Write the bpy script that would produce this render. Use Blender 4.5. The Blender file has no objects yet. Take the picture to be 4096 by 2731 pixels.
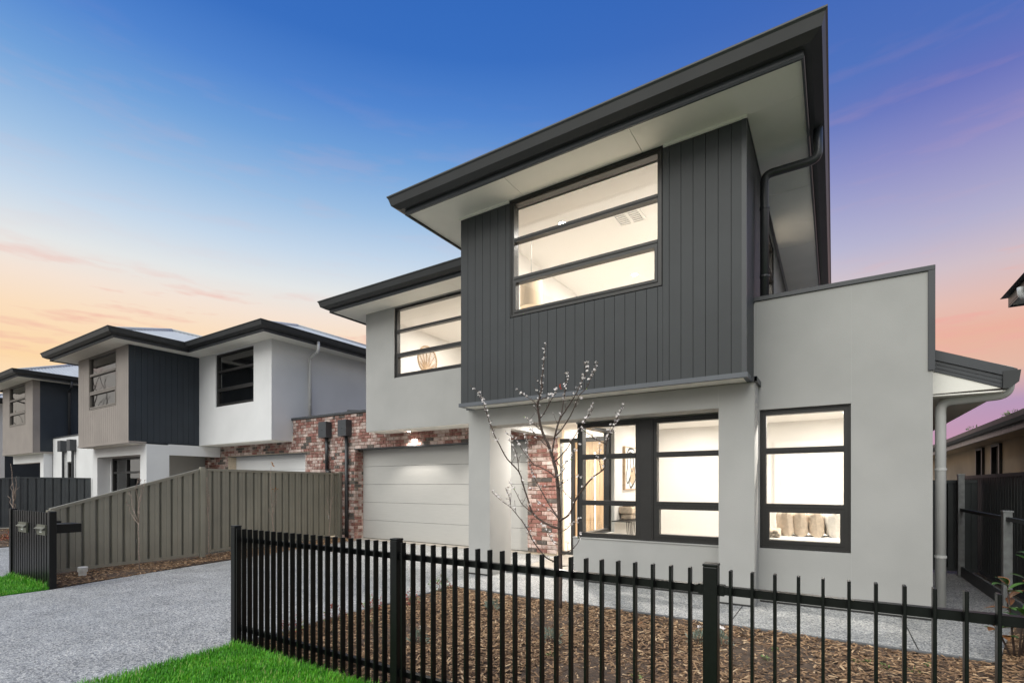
import bpy, bmesh, math, random
from mathutils import Vector, Matrix
R = math.radians
rnd = random.Random(7)
scene = bpy.context.scene
COL = scene.collection

def lin(c):
    c /= 255.0
    return c / 12.92 if c <= 0.04045 else ((c + 0.055) / 1.055) ** 2.4
def srgb(r, g, b): return (lin(r), lin(g), lin(b), 1.0)

# ------------------------------------------------------------------ camera
YAW = math.atan(1287 / 2010.0)
SN, CS = math.sin(YAW), math.cos(YAW)
CAM_H = 1.445
cam_d = bpy.data.cameras.new('camera')
cam_d.lens = 2010 / 4096 * 36; cam_d.sensor_width = 36; cam_d.sensor_fit = 'HORIZONTAL'
cam_d.shift_y = 573.5 / 4096; cam_d.clip_start = 0.05; cam_d.clip_end = 3000
cam = bpy.data.objects.new('camera', cam_d); COL.objects.link(cam)
cam.location = (0, 0, CAM_H); cam.rotation_euler = (R(90), 0, YAW)
scene.camera = cam
def ray(u, v):
    a = (u - 2048) / 2010.0; b = (1939 - v) / 2010.0
    return (-SN + CS * a, CS + SN * a, b)
def on_ground(u, v, z=0.0):
    d = ray(u, v); t = (z - CAM_H) / d[2]
    return Vector((d[0] * t, d[1] * t, z))
def on_y(u, v, Y):
    d = ray(u, v); t = Y / d[1]
    return Vector((d[0] * t, Y, CAM_H + d[2] * t))

# ------------------------------------------------------------------ sky and sun
SUN_DIR = Vector((-0.10, -0.75, 0.95)).normalized()      # from the scene towards the soft light
world = bpy.data.worlds.new('World'); scene.world = world; world.use_nodes = True
wt = world.node_tree; wt.nodes.clear()
def wn(t, **k):
    n = wt.nodes.new(t)
    for a, b in k.items(): setattr(n, a, b)
    return n
w_out = wn('ShaderNodeOutputWorld'); w_bg = wn('ShaderNodeBackground')
tc = wn('ShaderNodeTexCoord'); sep = wn('ShaderNodeSeparateXYZ')
wt.links.new(tc.outputs['Generated'], sep.inputs[0])
def ramp(stops, n):
    cr = n.color_ramp
    while len(cr.elements) > 1: cr.elements.remove(cr.elements[-1])
    cr.elements[0].position = stops[0][0]; cr.elements[0].color = stops[0][1]
    for p, c in stops[1:]:
        e = cr.elements.new(p); e.color = c
    return n
west = ramp([(0.0, srgb(250, 234, 212)), (0.13, srgb(250, 226, 194)), (0.185, srgb(250, 214, 168)), (0.25, srgb(249, 221, 190)), (0.295, srgb(243, 226, 212)),
             (0.34, srgb(226, 229, 230)), (0.395, srgb(196, 214, 233)), (0.46, srgb(156, 190, 226)), (0.53, srgb(112, 160, 216)),
             (0.59, srgb(80, 132, 206)), (0.645, srgb(57, 111, 192)), (0.78, srgb(42, 94, 178)), (1.0, srgb(36, 86, 168))], wn('ShaderNodeValToRGB'))
east = ramp([(0.0, srgb(188, 140, 165)), (0.07, srgb(196, 150, 178)), (0.12, srgb(182, 152, 184)), (0.165, srgb(226, 184, 166)), (0.22, srgb(232, 178, 158)),
             (0.262, srgb(226, 188, 178)), (0.31, srgb(207, 190, 198)), (0.365, srgb(178, 175, 205)), (0.46, srgb(138, 138, 195)),
             (0.515, srgb(104, 116, 188)), (0.57, srgb(78, 110, 186)), (0.75, srgb(42, 92, 176)), (1.0, srgb(36, 86, 168))], wn('ShaderNodeValToRGB'))
wt.links.new(sep.outputs['Z'], west.inputs[0]); wt.links.new(sep.outputs['Z'], east.inputs[0])
dot = wn('ShaderNodeVectorMath', operation='DOT_PRODUCT'); dot.inputs[1].default_value = (0.98, 0.2, 0)
nrm = wn('ShaderNodeVectorMath', operation='NORMALIZE')
flat = wn('ShaderNodeVectorMath', operation='MULTIPLY'); flat.inputs[1].default_value = (1, 1, 0)
wt.links.new(tc.outputs['Generated'], flat.inputs[0]); wt.links.new(flat.outputs[0], nrm.inputs[0]); wt.links.new(nrm.outputs[0], dot.inputs[0])
az = wn('ShaderNodeMapRange', interpolation_type='SMOOTHSTEP'); az.inputs['From Min'].default_value = -0.55; az.inputs['From Max'].default_value = 0.42
wt.links.new(dot.outputs['Value'], az.inputs[0])
mixaz = wn('ShaderNodeMixRGB'); wt.links.new(az.outputs[0], mixaz.inputs[0]); wt.links.new(west.outputs[0], mixaz.inputs[1]); wt.links.new(east.outputs[0], mixaz.inputs[2])
# opposite the sunset the sky is a pale even white-grey, as the terrace windows mirror it
pale = ramp([(0.0, srgb(228, 226, 222)), (0.3, srgb(226, 228, 230)), (0.55, srgb(178, 196, 220)), (0.8, srgb(84, 124, 188)), (1.0, srgb(28, 74, 158))], wn('ShaderNodeValToRGB'))
wt.links.new(sep.outputs['Z'], pale.inputs[0])
dotb = wn('ShaderNodeVectorMath', operation='DOT_PRODUCT'); dotb.inputs[1].default_value = (0, -1, 0); wt.links.new(nrm.outputs[0], dotb.inputs[0])
azb = wn('ShaderNodeMapRange', interpolation_type='SMOOTHSTEP'); azb.inputs['From Min'].default_value = -0.15; azb.inputs['From Max'].default_value = 0.5
wt.links.new(dotb.outputs['Value'], azb.inputs[0])
sepd = wn('ShaderNodeSeparateXYZ'); wt.links.new(nrm.outputs[0], sepd.inputs[0])
azx = wn('ShaderNodeMapRange', interpolation_type='SMOOTHSTEP'); azx.inputs['From Min'].default_value = 0.36; azx.inputs['From Max'].default_value = 0.85
wt.links.new(sepd.outputs[0], azx.inputs[0])
azm = wn('ShaderNodeMath', operation='MAXIMUM'); wt.links.new(azb.outputs[0], azm.inputs[0]); wt.links.new(azx.outputs[0], azm.inputs[1])
mixpl = wn('ShaderNodeMixRGB'); wt.links.new(azm.outputs[0], mixpl.inputs[0]); wt.links.new(mixaz.outputs[0], mixpl.inputs[1]); wt.links.new(pale.outputs[0], mixpl.inputs[2])
# thin pink streaks of cloud low in the sky
mp = wn('ShaderNodeMapping'); mp.inputs['Scale'].default_value = (6.5, 6.5, 42)
wt.links.new(tc.outputs['Generated'], mp.inputs[0])
ns = wn('ShaderNodeTexNoise'); ns.inputs['Scale'].default_value = 1.0; ns.inputs['Detail'].default_value = 4; ns.inputs['Roughness'].default_value = 0.55
wt.links.new(mp.outputs[0], ns.inputs[0])
cl = ramp([(0.53, (0, 0, 0, 1)), (0.68, (1, 1, 1, 1))], wn('ShaderNodeValToRGB')); wt.links.new(ns.outputs[0], cl.inputs[0])
band = ramp([(0.13, (0, 0, 0, 1)), (0.2, (.75, .75, .75, 1)), (0.29, (.8, .8, .8, 1)), (0.34, (.05, .05, .05, 1)), (0.5, (.09, .09, .09, 1)), (0.62, (0, 0, 0, 1))], wn('ShaderNodeValToRGB'))
wt.links.new(sep.outputs['Z'], band.inputs[0])
mul = wn('ShaderNodeMath', operation='MULTIPLY'); wt.links.new(cl.outputs[0], mul.inputs[0]); wt.links.new(band.outputs[0], mul.inputs[1])
mixcl = wn('ShaderNodeMixRGB'); mixcl.inputs[2].default_value = srgb(235, 172, 162)
wt.links.new(mul.outputs[0], mixcl.inputs[0]); wt.links.new(mixpl.outputs[0], mixcl.inputs[1])
# the real twilight atmosphere adds its own soft light to the sky colours
sky = wn('ShaderNodeTexSky', sky_type='NISHITA', sun_disc=False)
sky.sun_elevation = R(4); sky.sun_rotation = R(-70)
skm = wn('ShaderNodeMixRGB', blend_type='ADD'); skm.inputs[0].default_value = 0.0006
wt.links.new(mixcl.outputs[0], skm.inputs[1]); wt.links.new(sky.outputs[0], skm.inputs[2])
wt.links.new(skm.outputs[0], w_bg.inputs[0]); w_bg.inputs[1].default_value = 0.457
wt.links.new(w_bg.outputs[0], w_out.inputs[0])

sun_d = bpy.data.lights.new('sun', 'SUN'); sun_d.energy = 1.5; sun_d.angle = R(70); sun_d.color = (1.0, 0.97, 0.86)
sun = bpy.data.objects.new('sun', sun_d); COL.objects.link(sun)
sun.rotation_euler = (-SUN_DIR).to_track_quat('-Z', 'Y').to_euler()

vs = scene.view_settings
vs.view_transform = 'Standard'; vs.look = 'None'; vs.exposure = 1.15; vs.gamma = 1.0; vs.use_curve_mapping = False
cy = scene.cycles
cy.max_bounces = 10; cy.diffuse_bounces = 4; cy.transparent_max_bounces = 16; cy.glossy_bounces = 4
cy.use_denoising = True; cy.sample_clamp_indirect = 6.0; cy.caustics_reflective = False; cy.caustics_refractive = False

# ------------------------------------------------------------------ materials
MATS = {}
def newmat(name):
    m = bpy.data.materials.new(name); m.use_nodes = True
    MATS[name] = m
    t = m.node_tree; b = t.nodes['Principled BSDF']
    return m, t, b
def node(t, kind, **k):
    n = t.nodes.new(kind)
    for a, v in k.items(): setattr(n, a, v)
    return n
def surf(name, col, rough=0.6, metal=0.0, noise=0.0, scale=6.0, bump=0.0, bscale=80.0, spec=0.5, col2=None, stretch=(1, 1, 1)):
    """plain painted surface with a little tonal drift and fine relief"""
    m, t, b = newmat(name)
    b.inputs['Roughness'].default_value = rough; b.inputs['Metallic'].default_value = metal
    b.inputs['Specular IOR Level'].default_value = spec
    c = col if len(col) == 4 else (*col, 1)
    geo = node(t, 'ShaderNodeNewGeometry')
    mpn = node(t, 'ShaderNodeMapping'); mpn.inputs['Scale'].default_value = stretch
    t.links.new(geo.outputs['Position'], mpn.inputs[0])
    if noise > 0:
        n = node(t, 'ShaderNodeTexNoise'); n.inputs['Scale'].default_value = scale; n.inputs['Detail'].default_value = 5
        t.links.new(mpn.outputs[0], n.inputs[0])
        mx = node(t, 'ShaderNodeMixRGB'); d = 1 - noise; u = 1 + noise
        mx.inputs[1].default_value = (c[0] * d, c[1] * d, c[2] * d, 1)
        c2 = col2 if col2 else (c[0] * u, c[1] * u, c[2] * u)
        mx.inputs[2].default_value = (*c2[:3], 1)
        mr = node(t, 'ShaderNodeMapRange'); mr.inputs['From Min'].default_value = .3; mr.inputs['From Max'].default_value = .7
        t.links.new(n.outputs[0], mr.inputs[0]); t.links.new(mr.outputs[0], mx.inputs[0]); t.links.new(mx.outputs[0], b.inputs['Base Color'])
    else:
        b.inputs['Base Color'].default_value = c
    if bump > 0:
        n2 = node(t, 'ShaderNodeTexNoise'); n2.inputs['Scale'].default_value = bscale; n2.inputs['Detail'].default_value = 3
        t.links.new(mpn.outputs[0], n2.inputs[0])
        bp = node(t, 'ShaderNodeBump'); bp.inputs['Strength'].default_value = bump; bp.inputs['Distance'].default_value = .01
        t.links.new(n2.outputs[0], bp.inputs['Height']); t.links.new(bp.outputs[0], b.inputs['Normal'])
    return m
surf('render_grey', (.395, .394, .380), .85, noise=.07, scale=1.3, bump=.25, bscale=140)
surf('render_white', (.72, .725, .725), .85, noise=.05, scale=1.1, bump=.2, bscale=140)
surf('joint', (.44, .445, .43), .8)
surf('flashing', (.105, .115, .13), .45, noise=.08, scale=3)
surf('charcoal', (.034, .038, .041), .55, noise=.10, scale=2.2, bump=.08, bscale=220)
surf('taupe', (.30, .265, .24), .5, noise=.08, scale=1.5, bump=.05, bscale=200)
surf('navy', (.022, .030, .040), .6, noise=.1, scale=2, bump=.05, bscale=200)
surf('trim', (.050, .054, .060), .42, noise=.08, scale=3)
surf('gutter', (.030, .032, .033), .45, noise=.12, scale=2)
surf('frame', (.026, .025, .024), .40, noise=.1, scale=9)
surf('frame_taupe', (.20, .18, .16), .4)
surf('soffit', (.88, .86, .79), .8, noise=.03, scale=2)
surf('mortar', (.68, .57, .43), .95, noise=.15, scale=40, bump=.5, bscale=300)
surf('garage', (.43, .425, .407), .5, noise=.03, scale=3, bump=.06, bscale=60, stretch=(1, 1, 14))
surf('pipe_white', (.62, .62, .60), .35, noise=.03)
surf('pipe_dark', (.035, .037, .040), .35)
surf('fence_black', (.0042, .0045, .0046), .36, noise=.25, scale=30, bump=.05, bscale=300, spec=.32)
surf('fence_tan', (.240, .226, .180), .5, noise=.07, scale=2.5)
surf('fence_dark', (.045, .052, .053), .5, noise=.12, scale=3)
surf('fence_slate', (.085, .094, .098), .5, noise=.1, scale=3)
surf('galv', (.30, .31, .31), .45, metal=.4, noise=.2, scale=14)
surf('concrete', (.34, .31, .27), .75, noise=.18, scale=5, bump=.15, bscale=90)
surf('edging', (.12, .125, .13), .8, noise=.2, scale=20)
surf('roof_metal', (.47, .49, .50), .5, metal=.0, noise=.06, scale=2)
surf('interior', (.80, .78, .75), .8)
surf('interior_warm', (.78, .72, .63), .8)
surf('floor', (.72, .66, .58), .5, noise=.15, scale=4)
surf('linen', (.64, .53, .42), .95, noise=.12, scale=25, bump=.4, bscale=350)
surf('linen_pale', (.78, .74, .68), .95, noise=.08, scale=25, bump=.4, bscale=350)
surf('cloth_white', (.78, .76, .72), .95, noise=.05, scale=12, bump=.3, bscale=200)
surf('timber', (.56, .37, .21), .5, noise=.28, scale=3, stretch=(22, 22, 1))
surf('wood_pale', (.52, .37, .24), .55, noise=.2, scale=6, stretch=(1, 1, 12))
surf('stone', (.52, .42, .32), .7, noise=.35, scale=7)
surf('black_steel', (.012, .012, .012), .4)
surf('steel', (.45, .45, .44), .3, metal=.9)
surf('bark', (.080, .056, .046), .85, noise=.35, scale=40, bump=.5, bscale=150)
surf('bark_pale', (.28, .22, .18), .85, noise=.3, scale=50, bump=.4, bscale=150)
surf('blossom', (.82, .77, .75), .7, noise=.2, scale=60)
surf('leaf_green', (.075, .150, .035), .5, noise=.4, scale=30)
surf('leaf_pale', (.22, .30, .10), .6, noise=.3, scale=30)
surf('leaf_red', (.30, .055, .035), .55, noise=.4, scale=30)
surf('leaf_orange', (.32, .15, .04), .6, noise=.4, scale=30)
surf('leaf_silver', (.20, .24, .19), .7, noise=.3, scale=30)
surf('magnolia', (.055, .135, .025), .3, noise=.45, scale=14)
surf('magnolia_rust', (.20, .085, .030), .5, noise=.4, scale=14)
surf('white_plastic', (.66, .65, .62), .5, noise=.1, scale=20)
surf('letter_steel', (.13, .13, .10), .45, metal=.25, noise=.15, scale=9)
surf('letter_white', (.75, .75, .74), .6)
surf('tan_wall', (.50, .40, .28), .85, noise=.12, scale=1.2)
surf('asphalt', (.055, .056, .058), .85, noise=.25, scale=40, bump=.3, bscale=200)
surf('soil', (.080, .052, .034), .95, noise=.4, scale=18, bump=.8, bscale=60)
surf('lawn', (.045, .22, .010), .9, noise=.45, scale=30, bump=.6, bscale=120)
surf('verge', (.20, .185, .15), .9, noise=.3, scale=3)
surf('bounce_footpath', (.50, .47, .43), .8, noise=.15, scale=4)
surf('skirt', (.028, .028, .027), .8)

# aggregate concrete
m, t, b = newmat('aggregate')
geo = node(t, 'ShaderNodeNewGeometry')
vor = node(t, 'ShaderNodeTexVoronoi'); vor.inputs['Scale'].default_value = 88
t.links.new(geo.outputs['Position'], vor.inputs['Vector'])
sp = node(t, 'ShaderNodeSeparateColor'); t.links.new(vor.outputs['Color'], sp.inputs[0])
cr = ramp([(0.0, (.10, .104, .11, 1)), (0.22, (.27, .277, .285, 1)), (0.5, (.44, .446, .447, 1)), (0.78, (.58, .58, .56, 1)), (1.0, (.76, .74, .69, 1))], node(t, 'ShaderNodeValToRGB'))
t.links.new(sp.outputs[0], cr.inputs[0])
edge = node(t, 'ShaderNodeTexVoronoi', feature='DISTANCE_TO_EDGE'); edge.inputs['Scale'].default_value = 88
t.links.new(geo.outputs['Position'], edge.inputs['Vector'])
er = ramp([(0.0, (.35, .35, .35, 1)), (0.14, (1, 1, 1, 1))], node(t, 'ShaderNodeValToRGB')); t.links.new(edge.outputs[0], er.inputs[0])
mm = node(t, 'ShaderNodeMixRGB', blend_type='MULTIPLY'); mm.inputs[0].default_value = 1
t.links.new(cr.outputs[0], mm.inputs[1]); t.links.new(er.outputs[0], mm.inputs[2])
nz = node(t, 'ShaderNodeTexNoise'); nz.inputs['Scale'].default_value = 2.3; nz.inputs['Detail'].default_value = 6; nz.inputs['Roughness'].default_value = .65
t.links.new(geo.outputs['Position'], nz.inputs[0])
nr = ramp([(0.30, (.76, .76, .75, 1)), (0.66, (1.12, 1.12, 1.12, 1))], node(t, 'ShaderNodeValToRGB')); t.links.new(nz.outputs[0], nr.inputs[0])
mm2 = node(t, 'ShaderNodeMixRGB', blend_type='MULTIPLY'); mm2.inputs[0].default_value = 1
t.links.new(mm.outputs[0], mm2.inputs[1]); t.links.new(nr.outputs[0], mm2.inputs[2]); t.links.new(mm2.outputs[0], b.inputs['Base Color'])
bp = node(t, 'ShaderNodeBump'); bp.inputs['Strength'].default_value = .5; bp.inputs['Distance'].default_value = .006
t.links.new(edge.outputs[0], bp.inputs['Height']); t.links.new(bp.outputs[0], b.inputs['Normal']); b.inputs['Roughness'].default_value = .55

# bricks: pressed red, lime-washed and burnt
def brickmat(name, a, c, w, wash):
    m, t, b = newmat(name); b.inputs['Roughness'].default_value = .9
    geo = node(t, 'ShaderNodeNewGeometry'); oi = node(t, 'ShaderNodeObjectInfo')
    n = node(t, 'ShaderNodeTexNoise'); n.inputs['Scale'].default_value = 14; n.inputs['Detail'].default_value = 5
    t.links.new(geo.outputs['Position'], n.inputs[0])
    mx = node(t, 'ShaderNodeMixRGB'); mx.inputs[1].default_value = (*a, 1); mx.inputs[2].default_value = (*c, 1)
    t.links.new(n.outputs[0], mx.inputs[0])
    mp_ = node(t, 'ShaderNodeMapping'); mp_.inputs['Scale'].default_value = (9, 9, 3.5); t.links.new(geo.outputs['Position'], mp_.inputs[0])
    n2 = node(t, 'ShaderNodeTexNoise'); n2.inputs['Scale'].default_value = 1; n2.inputs['Detail'].default_value = 6; n2.inputs['Roughness'].default_value = .7
    t.links.new(mp_.outputs[0], n2.inputs[0])
    wr = ramp([(0.5 - wash, (0, 0, 0, 1)), (0.62 - wash * .6, (.85, .85, .85, 1))], node(t, 'ShaderNodeValToRGB')); t.links.new(n2.outputs[0], wr.inputs[0])
    mx2 = node(t, 'ShaderNodeMixRGB'); mx2.inputs[2].default_value = (*w, 1)
    t.links.new(wr.outputs[0], mx2.inputs[0]); t.links.new(mx.outputs[0], mx2.inputs[1])
    hv = node(t, 'ShaderNodeHueSaturation'); mr = node(t, 'ShaderNodeMapRange'); mr.inputs['To Min'].default_value = .75; mr.inputs['To Max'].default_value = 1.25
    t.links.new(oi.outputs['Random'], mr.inputs[0]); t.links.new(mr.outputs[0], hv.inputs['Value']); t.links.new(mx2.outputs[0], hv.inputs['Color'])
    t.links.new(hv.outputs[0], b.inputs['Base Color'])
    bp = node(t, 'ShaderNodeBump'); bp.inputs['Strength'].default_value = .4; bp.inputs['Distance'].default_value = .01
    t.links.new(n2.outputs[0], bp.inputs['Height']); t.links.new(bp.outputs[0], b.inputs['Normal'])
brickmat('brick_red', (.19, .080, .066), (.29, .140, .115), (.44, .32, .28), .0)
brickmat('brick_wash', (.27, .145, .122), (.37, .225, .195), (.52, .44, .40), .11)
brickmat('brick_burnt', (.060, .055, .052), (.120, .100, .088), (.28, .23, .20), -.02)

# window glass: clear sheet whose reflection grows towards grazing view
def glassmat(name, ior, tint):
    m, t, b = newmat(name); t.nodes.remove(b)
    o = t.nodes['Material Output']
    tr = node(t, 'ShaderNodeBsdfTransparent'); tr.inputs[0].default_value = (*tint, 1)
    gl = node(t, 'ShaderNodeBsdfGlossy'); gl.inputs['Roughness'].default_value = .01
    fr = node(t, 'ShaderNodeFresnel'); fr.inputs[0].default_value = ior
    mx = node(t, 'ShaderNodeMixShader')
    t.links.new(fr.outputs[0], mx.inputs[0]); t.links.new(tr.outputs[0], mx.inputs[1]); t.links.new(gl.outputs[0], mx.inputs[2]); t.links.new(mx.outputs[0], o.inputs[0])
glassmat('glass', 1.45, (.97, .98, .97))
glassmat('glass_coated', 3.0, (.72, .78, .76))
def emis(name, col, s):
    m, t, b = newmat(name)
    b.inputs['Base Color'].default_value = (*col, 1); b.inputs['Emission Color'].default_value = (*col, 1); b.inputs['Emission Strength'].default_value = s
emis('lamp_on', (1, .93, .82), 14)
emis('shade_on', (.80, .62, .42), .20)

# wood chip
m, t, b = newmat('chip'); b.inputs['Roughness'].default_value = .9
at = node(t, 'ShaderNodeAttribute', attribute_name='tone'); cr = ramp([(0, (.045, .026, .016, 1)), (.4, (.18, .105, .058, 1)), (.75, (.38, .235, .125, 1)), (1, (.60, .43, .26, 1))], node(t, 'ShaderNodeValToRGB'))
t.links.new(at.outputs['Fac'], cr.inputs[0]); t.links.new(cr.outputs[0], b.inputs['Base Color'])
m, t, b = newmat('grass'); b.inputs['Roughness'].default_value = .55
at = node(t, 'ShaderNodeAttribute', attribute_name='tone'); cr = ramp([(0, (.030, .13, .007, 1)), (.35, (.070, .32, .008, 1)), (.7, (.115, .44, .012, 1)), (.95, (.24, .55, .035, 1)), (1, (.38, .42, .14, 1))], node(t, 'ShaderNodeValToRGB'))
t.links.new(at.outputs['Fac'], cr.inputs[0]); t.links.new(cr.outputs[0], b.inputs['Base Color'])

# ------------------------------------------------------------------ mesh helpers
def link(o, parent=None):
    COL.objects.link(o)
    if parent is not None:
        o.parent = parent
        o.matrix_parent_inverse = world_of(parent).inverted()
    return o
def world_of(o):
    m = o.matrix_basis.copy()
    if o.parent is not None: m = world_of(o.parent) @ o.matrix_parent_inverse @ m
    return m
class MB:
    def __init__(s): s.v = []; s.f = []; s.m = []; s.tone = None
    def add(s, vs, fs, mi=0):
        n = len(s.v); s.v += [tuple(p) for p in vs]; s.f += [tuple(n + i for i in f) for f in fs]; s.m += [mi] * len(fs); return s
    def box(s, x0, x1, y0, y1, z0, z1, mi=0):
        if x0 > x1: x0, x1 = x1, x0
        if y0 > y1: y0, y1 = y1, y0
        return s.add([(x0, y0, z0), (x1, y0, z0), (x1, y1, z0), (x0, y1, z0), (x0, y0, z1), (x1, y0, z1), (x1, y1, z1), (x0, y1, z1)],
                     [(0, 3, 2, 1), (4, 5, 6, 7), (0, 1, 5, 4), (1, 2, 6, 5), (2, 3, 7, 6), (3, 0, 4, 7)], mi)
    def tube(s, pts, rad, n=8, mi=0, cap=True):
        pts = [Vector(p) for p in pts]
        if not isinstance(rad, (list, tuple)): rad = [rad] * len(pts)
        rings = []; up = None
        for i, p in enumerate(pts):
            d = (pts[min(i + 1, len(pts) - 1)] - pts[max(i - 1, 0)]).normalized()
            if up is None: up = Vector((0, 0, 1)) if abs(d.z) < .9 else Vector((1, 0, 0))
            a = d.cross(up).normalized(); bb = a.cross(d).normalized(); up = bb
            rings.append([p + (a * math.cos(2 * math.pi * k / n) + bb * math.sin(2 * math.pi * k / n)) * rad[i] for k in range(n)])
        vs = [q for r in rings for q in r]; fs = []
        for i in range(len(pts) - 1):
            for k in range(n):
                fs.append((i * n + k, i * n + (k + 1) % n, (i + 1) * n + (k + 1) % n, (i + 1) * n + k))
        if cap: fs += [tuple(range(n))[::-1], tuple((len(pts) - 1) * n + k for k in range(n))]
        return s.add(vs, fs, mi)
    def prism(s, poly, axis, a0, a1, mi=0):
        """extrude a 2D polygon along axis 'x','y' or 'z'; poly is in the remaining two axes, in order"""
        def P(p, a): return {'x': (a, p[0], p[1]), 'y': (p[0], a, p[1]), 'z': (p[0], p[1], a)}[axis]
        n = len(poly)
        return s.add([P(p, a0) for p in poly] + [P(p, a1) for p in poly],
                     [tuple(range(n))[::-1], tuple(range(n, 2 * n))] + [(k, (k + 1) % n, n + (k + 1) % n, n + k) for k in range(n)], mi)
    def sweep(s, prof, path, mi=0):
        """closed profile of (outward, z) swept along a flat path; outward is left of travel"""
        pts = [Vector((p[0], p[1], 0)) for p in path]; rings = []
        for i, p in enumerate(pts):
            ns_ = []
            for a, b_ in ((i - 1, i), (i, i + 1)):
                if a >= 0 and b_ < len(pts):
                    d = (pts[b_] - pts[a]).normalized(); ns_.append(Vector((-d.y, d.x, 0)))
            nn = ns_[0] if len(ns_) == 1 else (ns_[0] + ns_[1]) / (1 + ns_[0].dot(ns_[1]))
            rings.append([(p.x + nn.x * o, p.y + nn.y * o, z) for o, z in prof])
        n = len(prof); vs = [q for r in rings for q in r]; fs = []
        for i in range(len(pts) - 1):
            for k in range(n): fs.append((i * n + k, (i + 1) * n + k, (i + 1) * n + (k + 1) % n, i * n + (k + 1) % n))
        fs += [tuple(range(n)), tuple((len(pts) - 1) * n + k for k in range(n))[::-1]]
        return s.add(vs, fs, mi)
    def mesh(s, name, mats, smooth=False):
        me = bpy.data.meshes.new(name); me.from_pydata(s.v, [], s.f)
        for q in (mats if isinstance(mats, (list, tuple)) else [mats]): me.materials.append(MATS[q])
        if any(s.m): me.polygons.foreach_set('material_index', s.m)
        if smooth: me.polygons.foreach_set('use_smooth', [True] * len(s.f))
        if s.tone is not None:
            at = me.attributes.new('tone', 'FLOAT', 'FACE'); at.data.foreach_set('value', s.tone)
        me.update(); return me
    def build(s, name, mats, parent=None, smooth=False, bevel=0.0, fix=True):
        me = s.mesh(name, mats, smooth)
        if fix:
            bm = bmesh.new(); bm.from_mesh(me); bmesh.ops.recalc_face_normals(bm, faces=bm.faces); bm.to_mesh(me); bm.free()
        o = bpy.data.objects.new(name, me); link(o, parent)
        if bevel:
            md = o.modifiers.new('bevel', 'BEVEL'); md.width = bevel; md.segments = 2; md.limit_method = 'ANGLE'
        return o
def tag(o, label=None, cat=None, group=None, kind=None):
    if label: o['label'] = label
    if cat: o['category'] = cat
    if group: o['group'] = group
    if kind: o['kind'] = kind
    return o
def thing(name, loc, label, cat, group=None):
    o = bpy.data.objects.new(name, None); o.empty_display_size = .2; COL.objects.link(o); o.location = loc
    return tag(o, label, cat, group)
def inst(name, me, parent, loc=(0, 0, 0), rot=(0, 0, 0), scale=(1, 1, 1)):
    o = bpy.data.objects.new(name, me); o.location = loc; o.rotation_euler = rot; o.scale = scale
    return link(o, parent)
def structure(o): o['kind'] = 'structure'; return o
def box(name, mat, parent, *b, bevel=0.0):
    return MB().box(*b).build(name, mat, parent, bevel=bevel, fix=False)

def panel_wall(name, mat, parent, axis, face, thick, a0, a1, z0, z1, holes=()):
    """upright wall with rectangular openings. axis 'y': plane y=face, runs in x, body towards +y*thick;
    axis 'x': plane x=face, runs in y, body towards +x*thick"""
    A = sorted({a0, a1, *[h[0] for h in holes], *[h[1] for h in holes]}); A = [a for a in A if a0 <= a <= a1]
    Z = sorted({z0, z1, *[h[2] for h in holes], *[h[3] for h in holes]}); Z = [z for z in Z if z0 <= z <= z1]
    def solid(i, j):
        if i < 0 or j < 0 or i >= len(A) - 1 or j >= len(Z) - 1: return False
        a = (A[i] + A[i + 1]) / 2; z = (Z[j] + Z[j + 1]) / 2
        return not any(h[0] < a < h[1] and h[2] < z < h[3] for h in holes)
    P = (lambda a, z, d: (a, face + d * thick, z)) if axis == 'y' else (lambda a, z, d: (face + d * thick, a, z))
    mb = MB()
    for i in range(len(A) - 1):
        for j in range(len(Z) - 1):
            if not solid(i, j): continue
            x0, x1, w0, w1 = A[i], A[i + 1], Z[j], Z[j + 1]
            for d in (0, 1): mb.add([P(x0, w0, d), P(x1, w0, d), P(x1, w1, d), P(x0, w1, d)], [(0, 1, 2, 3)])
            if not solid(i - 1, j): mb.add([P(x0, w0, 0), P(x0, w0, 1), P(x0, w1, 1), P(x0, w1, 0)], [(0, 1, 2, 3)])
            if not solid(i + 1, j): mb.add([P(x1, w0, 0), P(x1, w0, 1), P(x1, w1, 1), P(x1, w1, 0)], [(0, 1, 2, 3)])
            if not solid(i, j - 1): mb.add([P(x0, w0, 0), P(x1, w0, 0), P(x1, w0, 1), P(x0, w0, 1)], [(0, 1, 2, 3)])
            if not solid(i, j + 1): mb.add([P(x0, w1, 0), P(x1, w1, 0), P(x1, w1, 1), P(x0, w1, 1)], [(0, 1, 2, 3)])
    me = mb.mesh(name, mat)
    bm = bmesh.new(); bm.from_mesh(me); bmesh.ops.remove_doubles(bm, verts=bm.verts, dist=1e-4); bmesh.ops.recalc_face_normals(bm, faces=bm.faces); bm.to_mesh(me); bm.free()
    return link(bpy.data.objects.new(name, me), parent)

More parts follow.
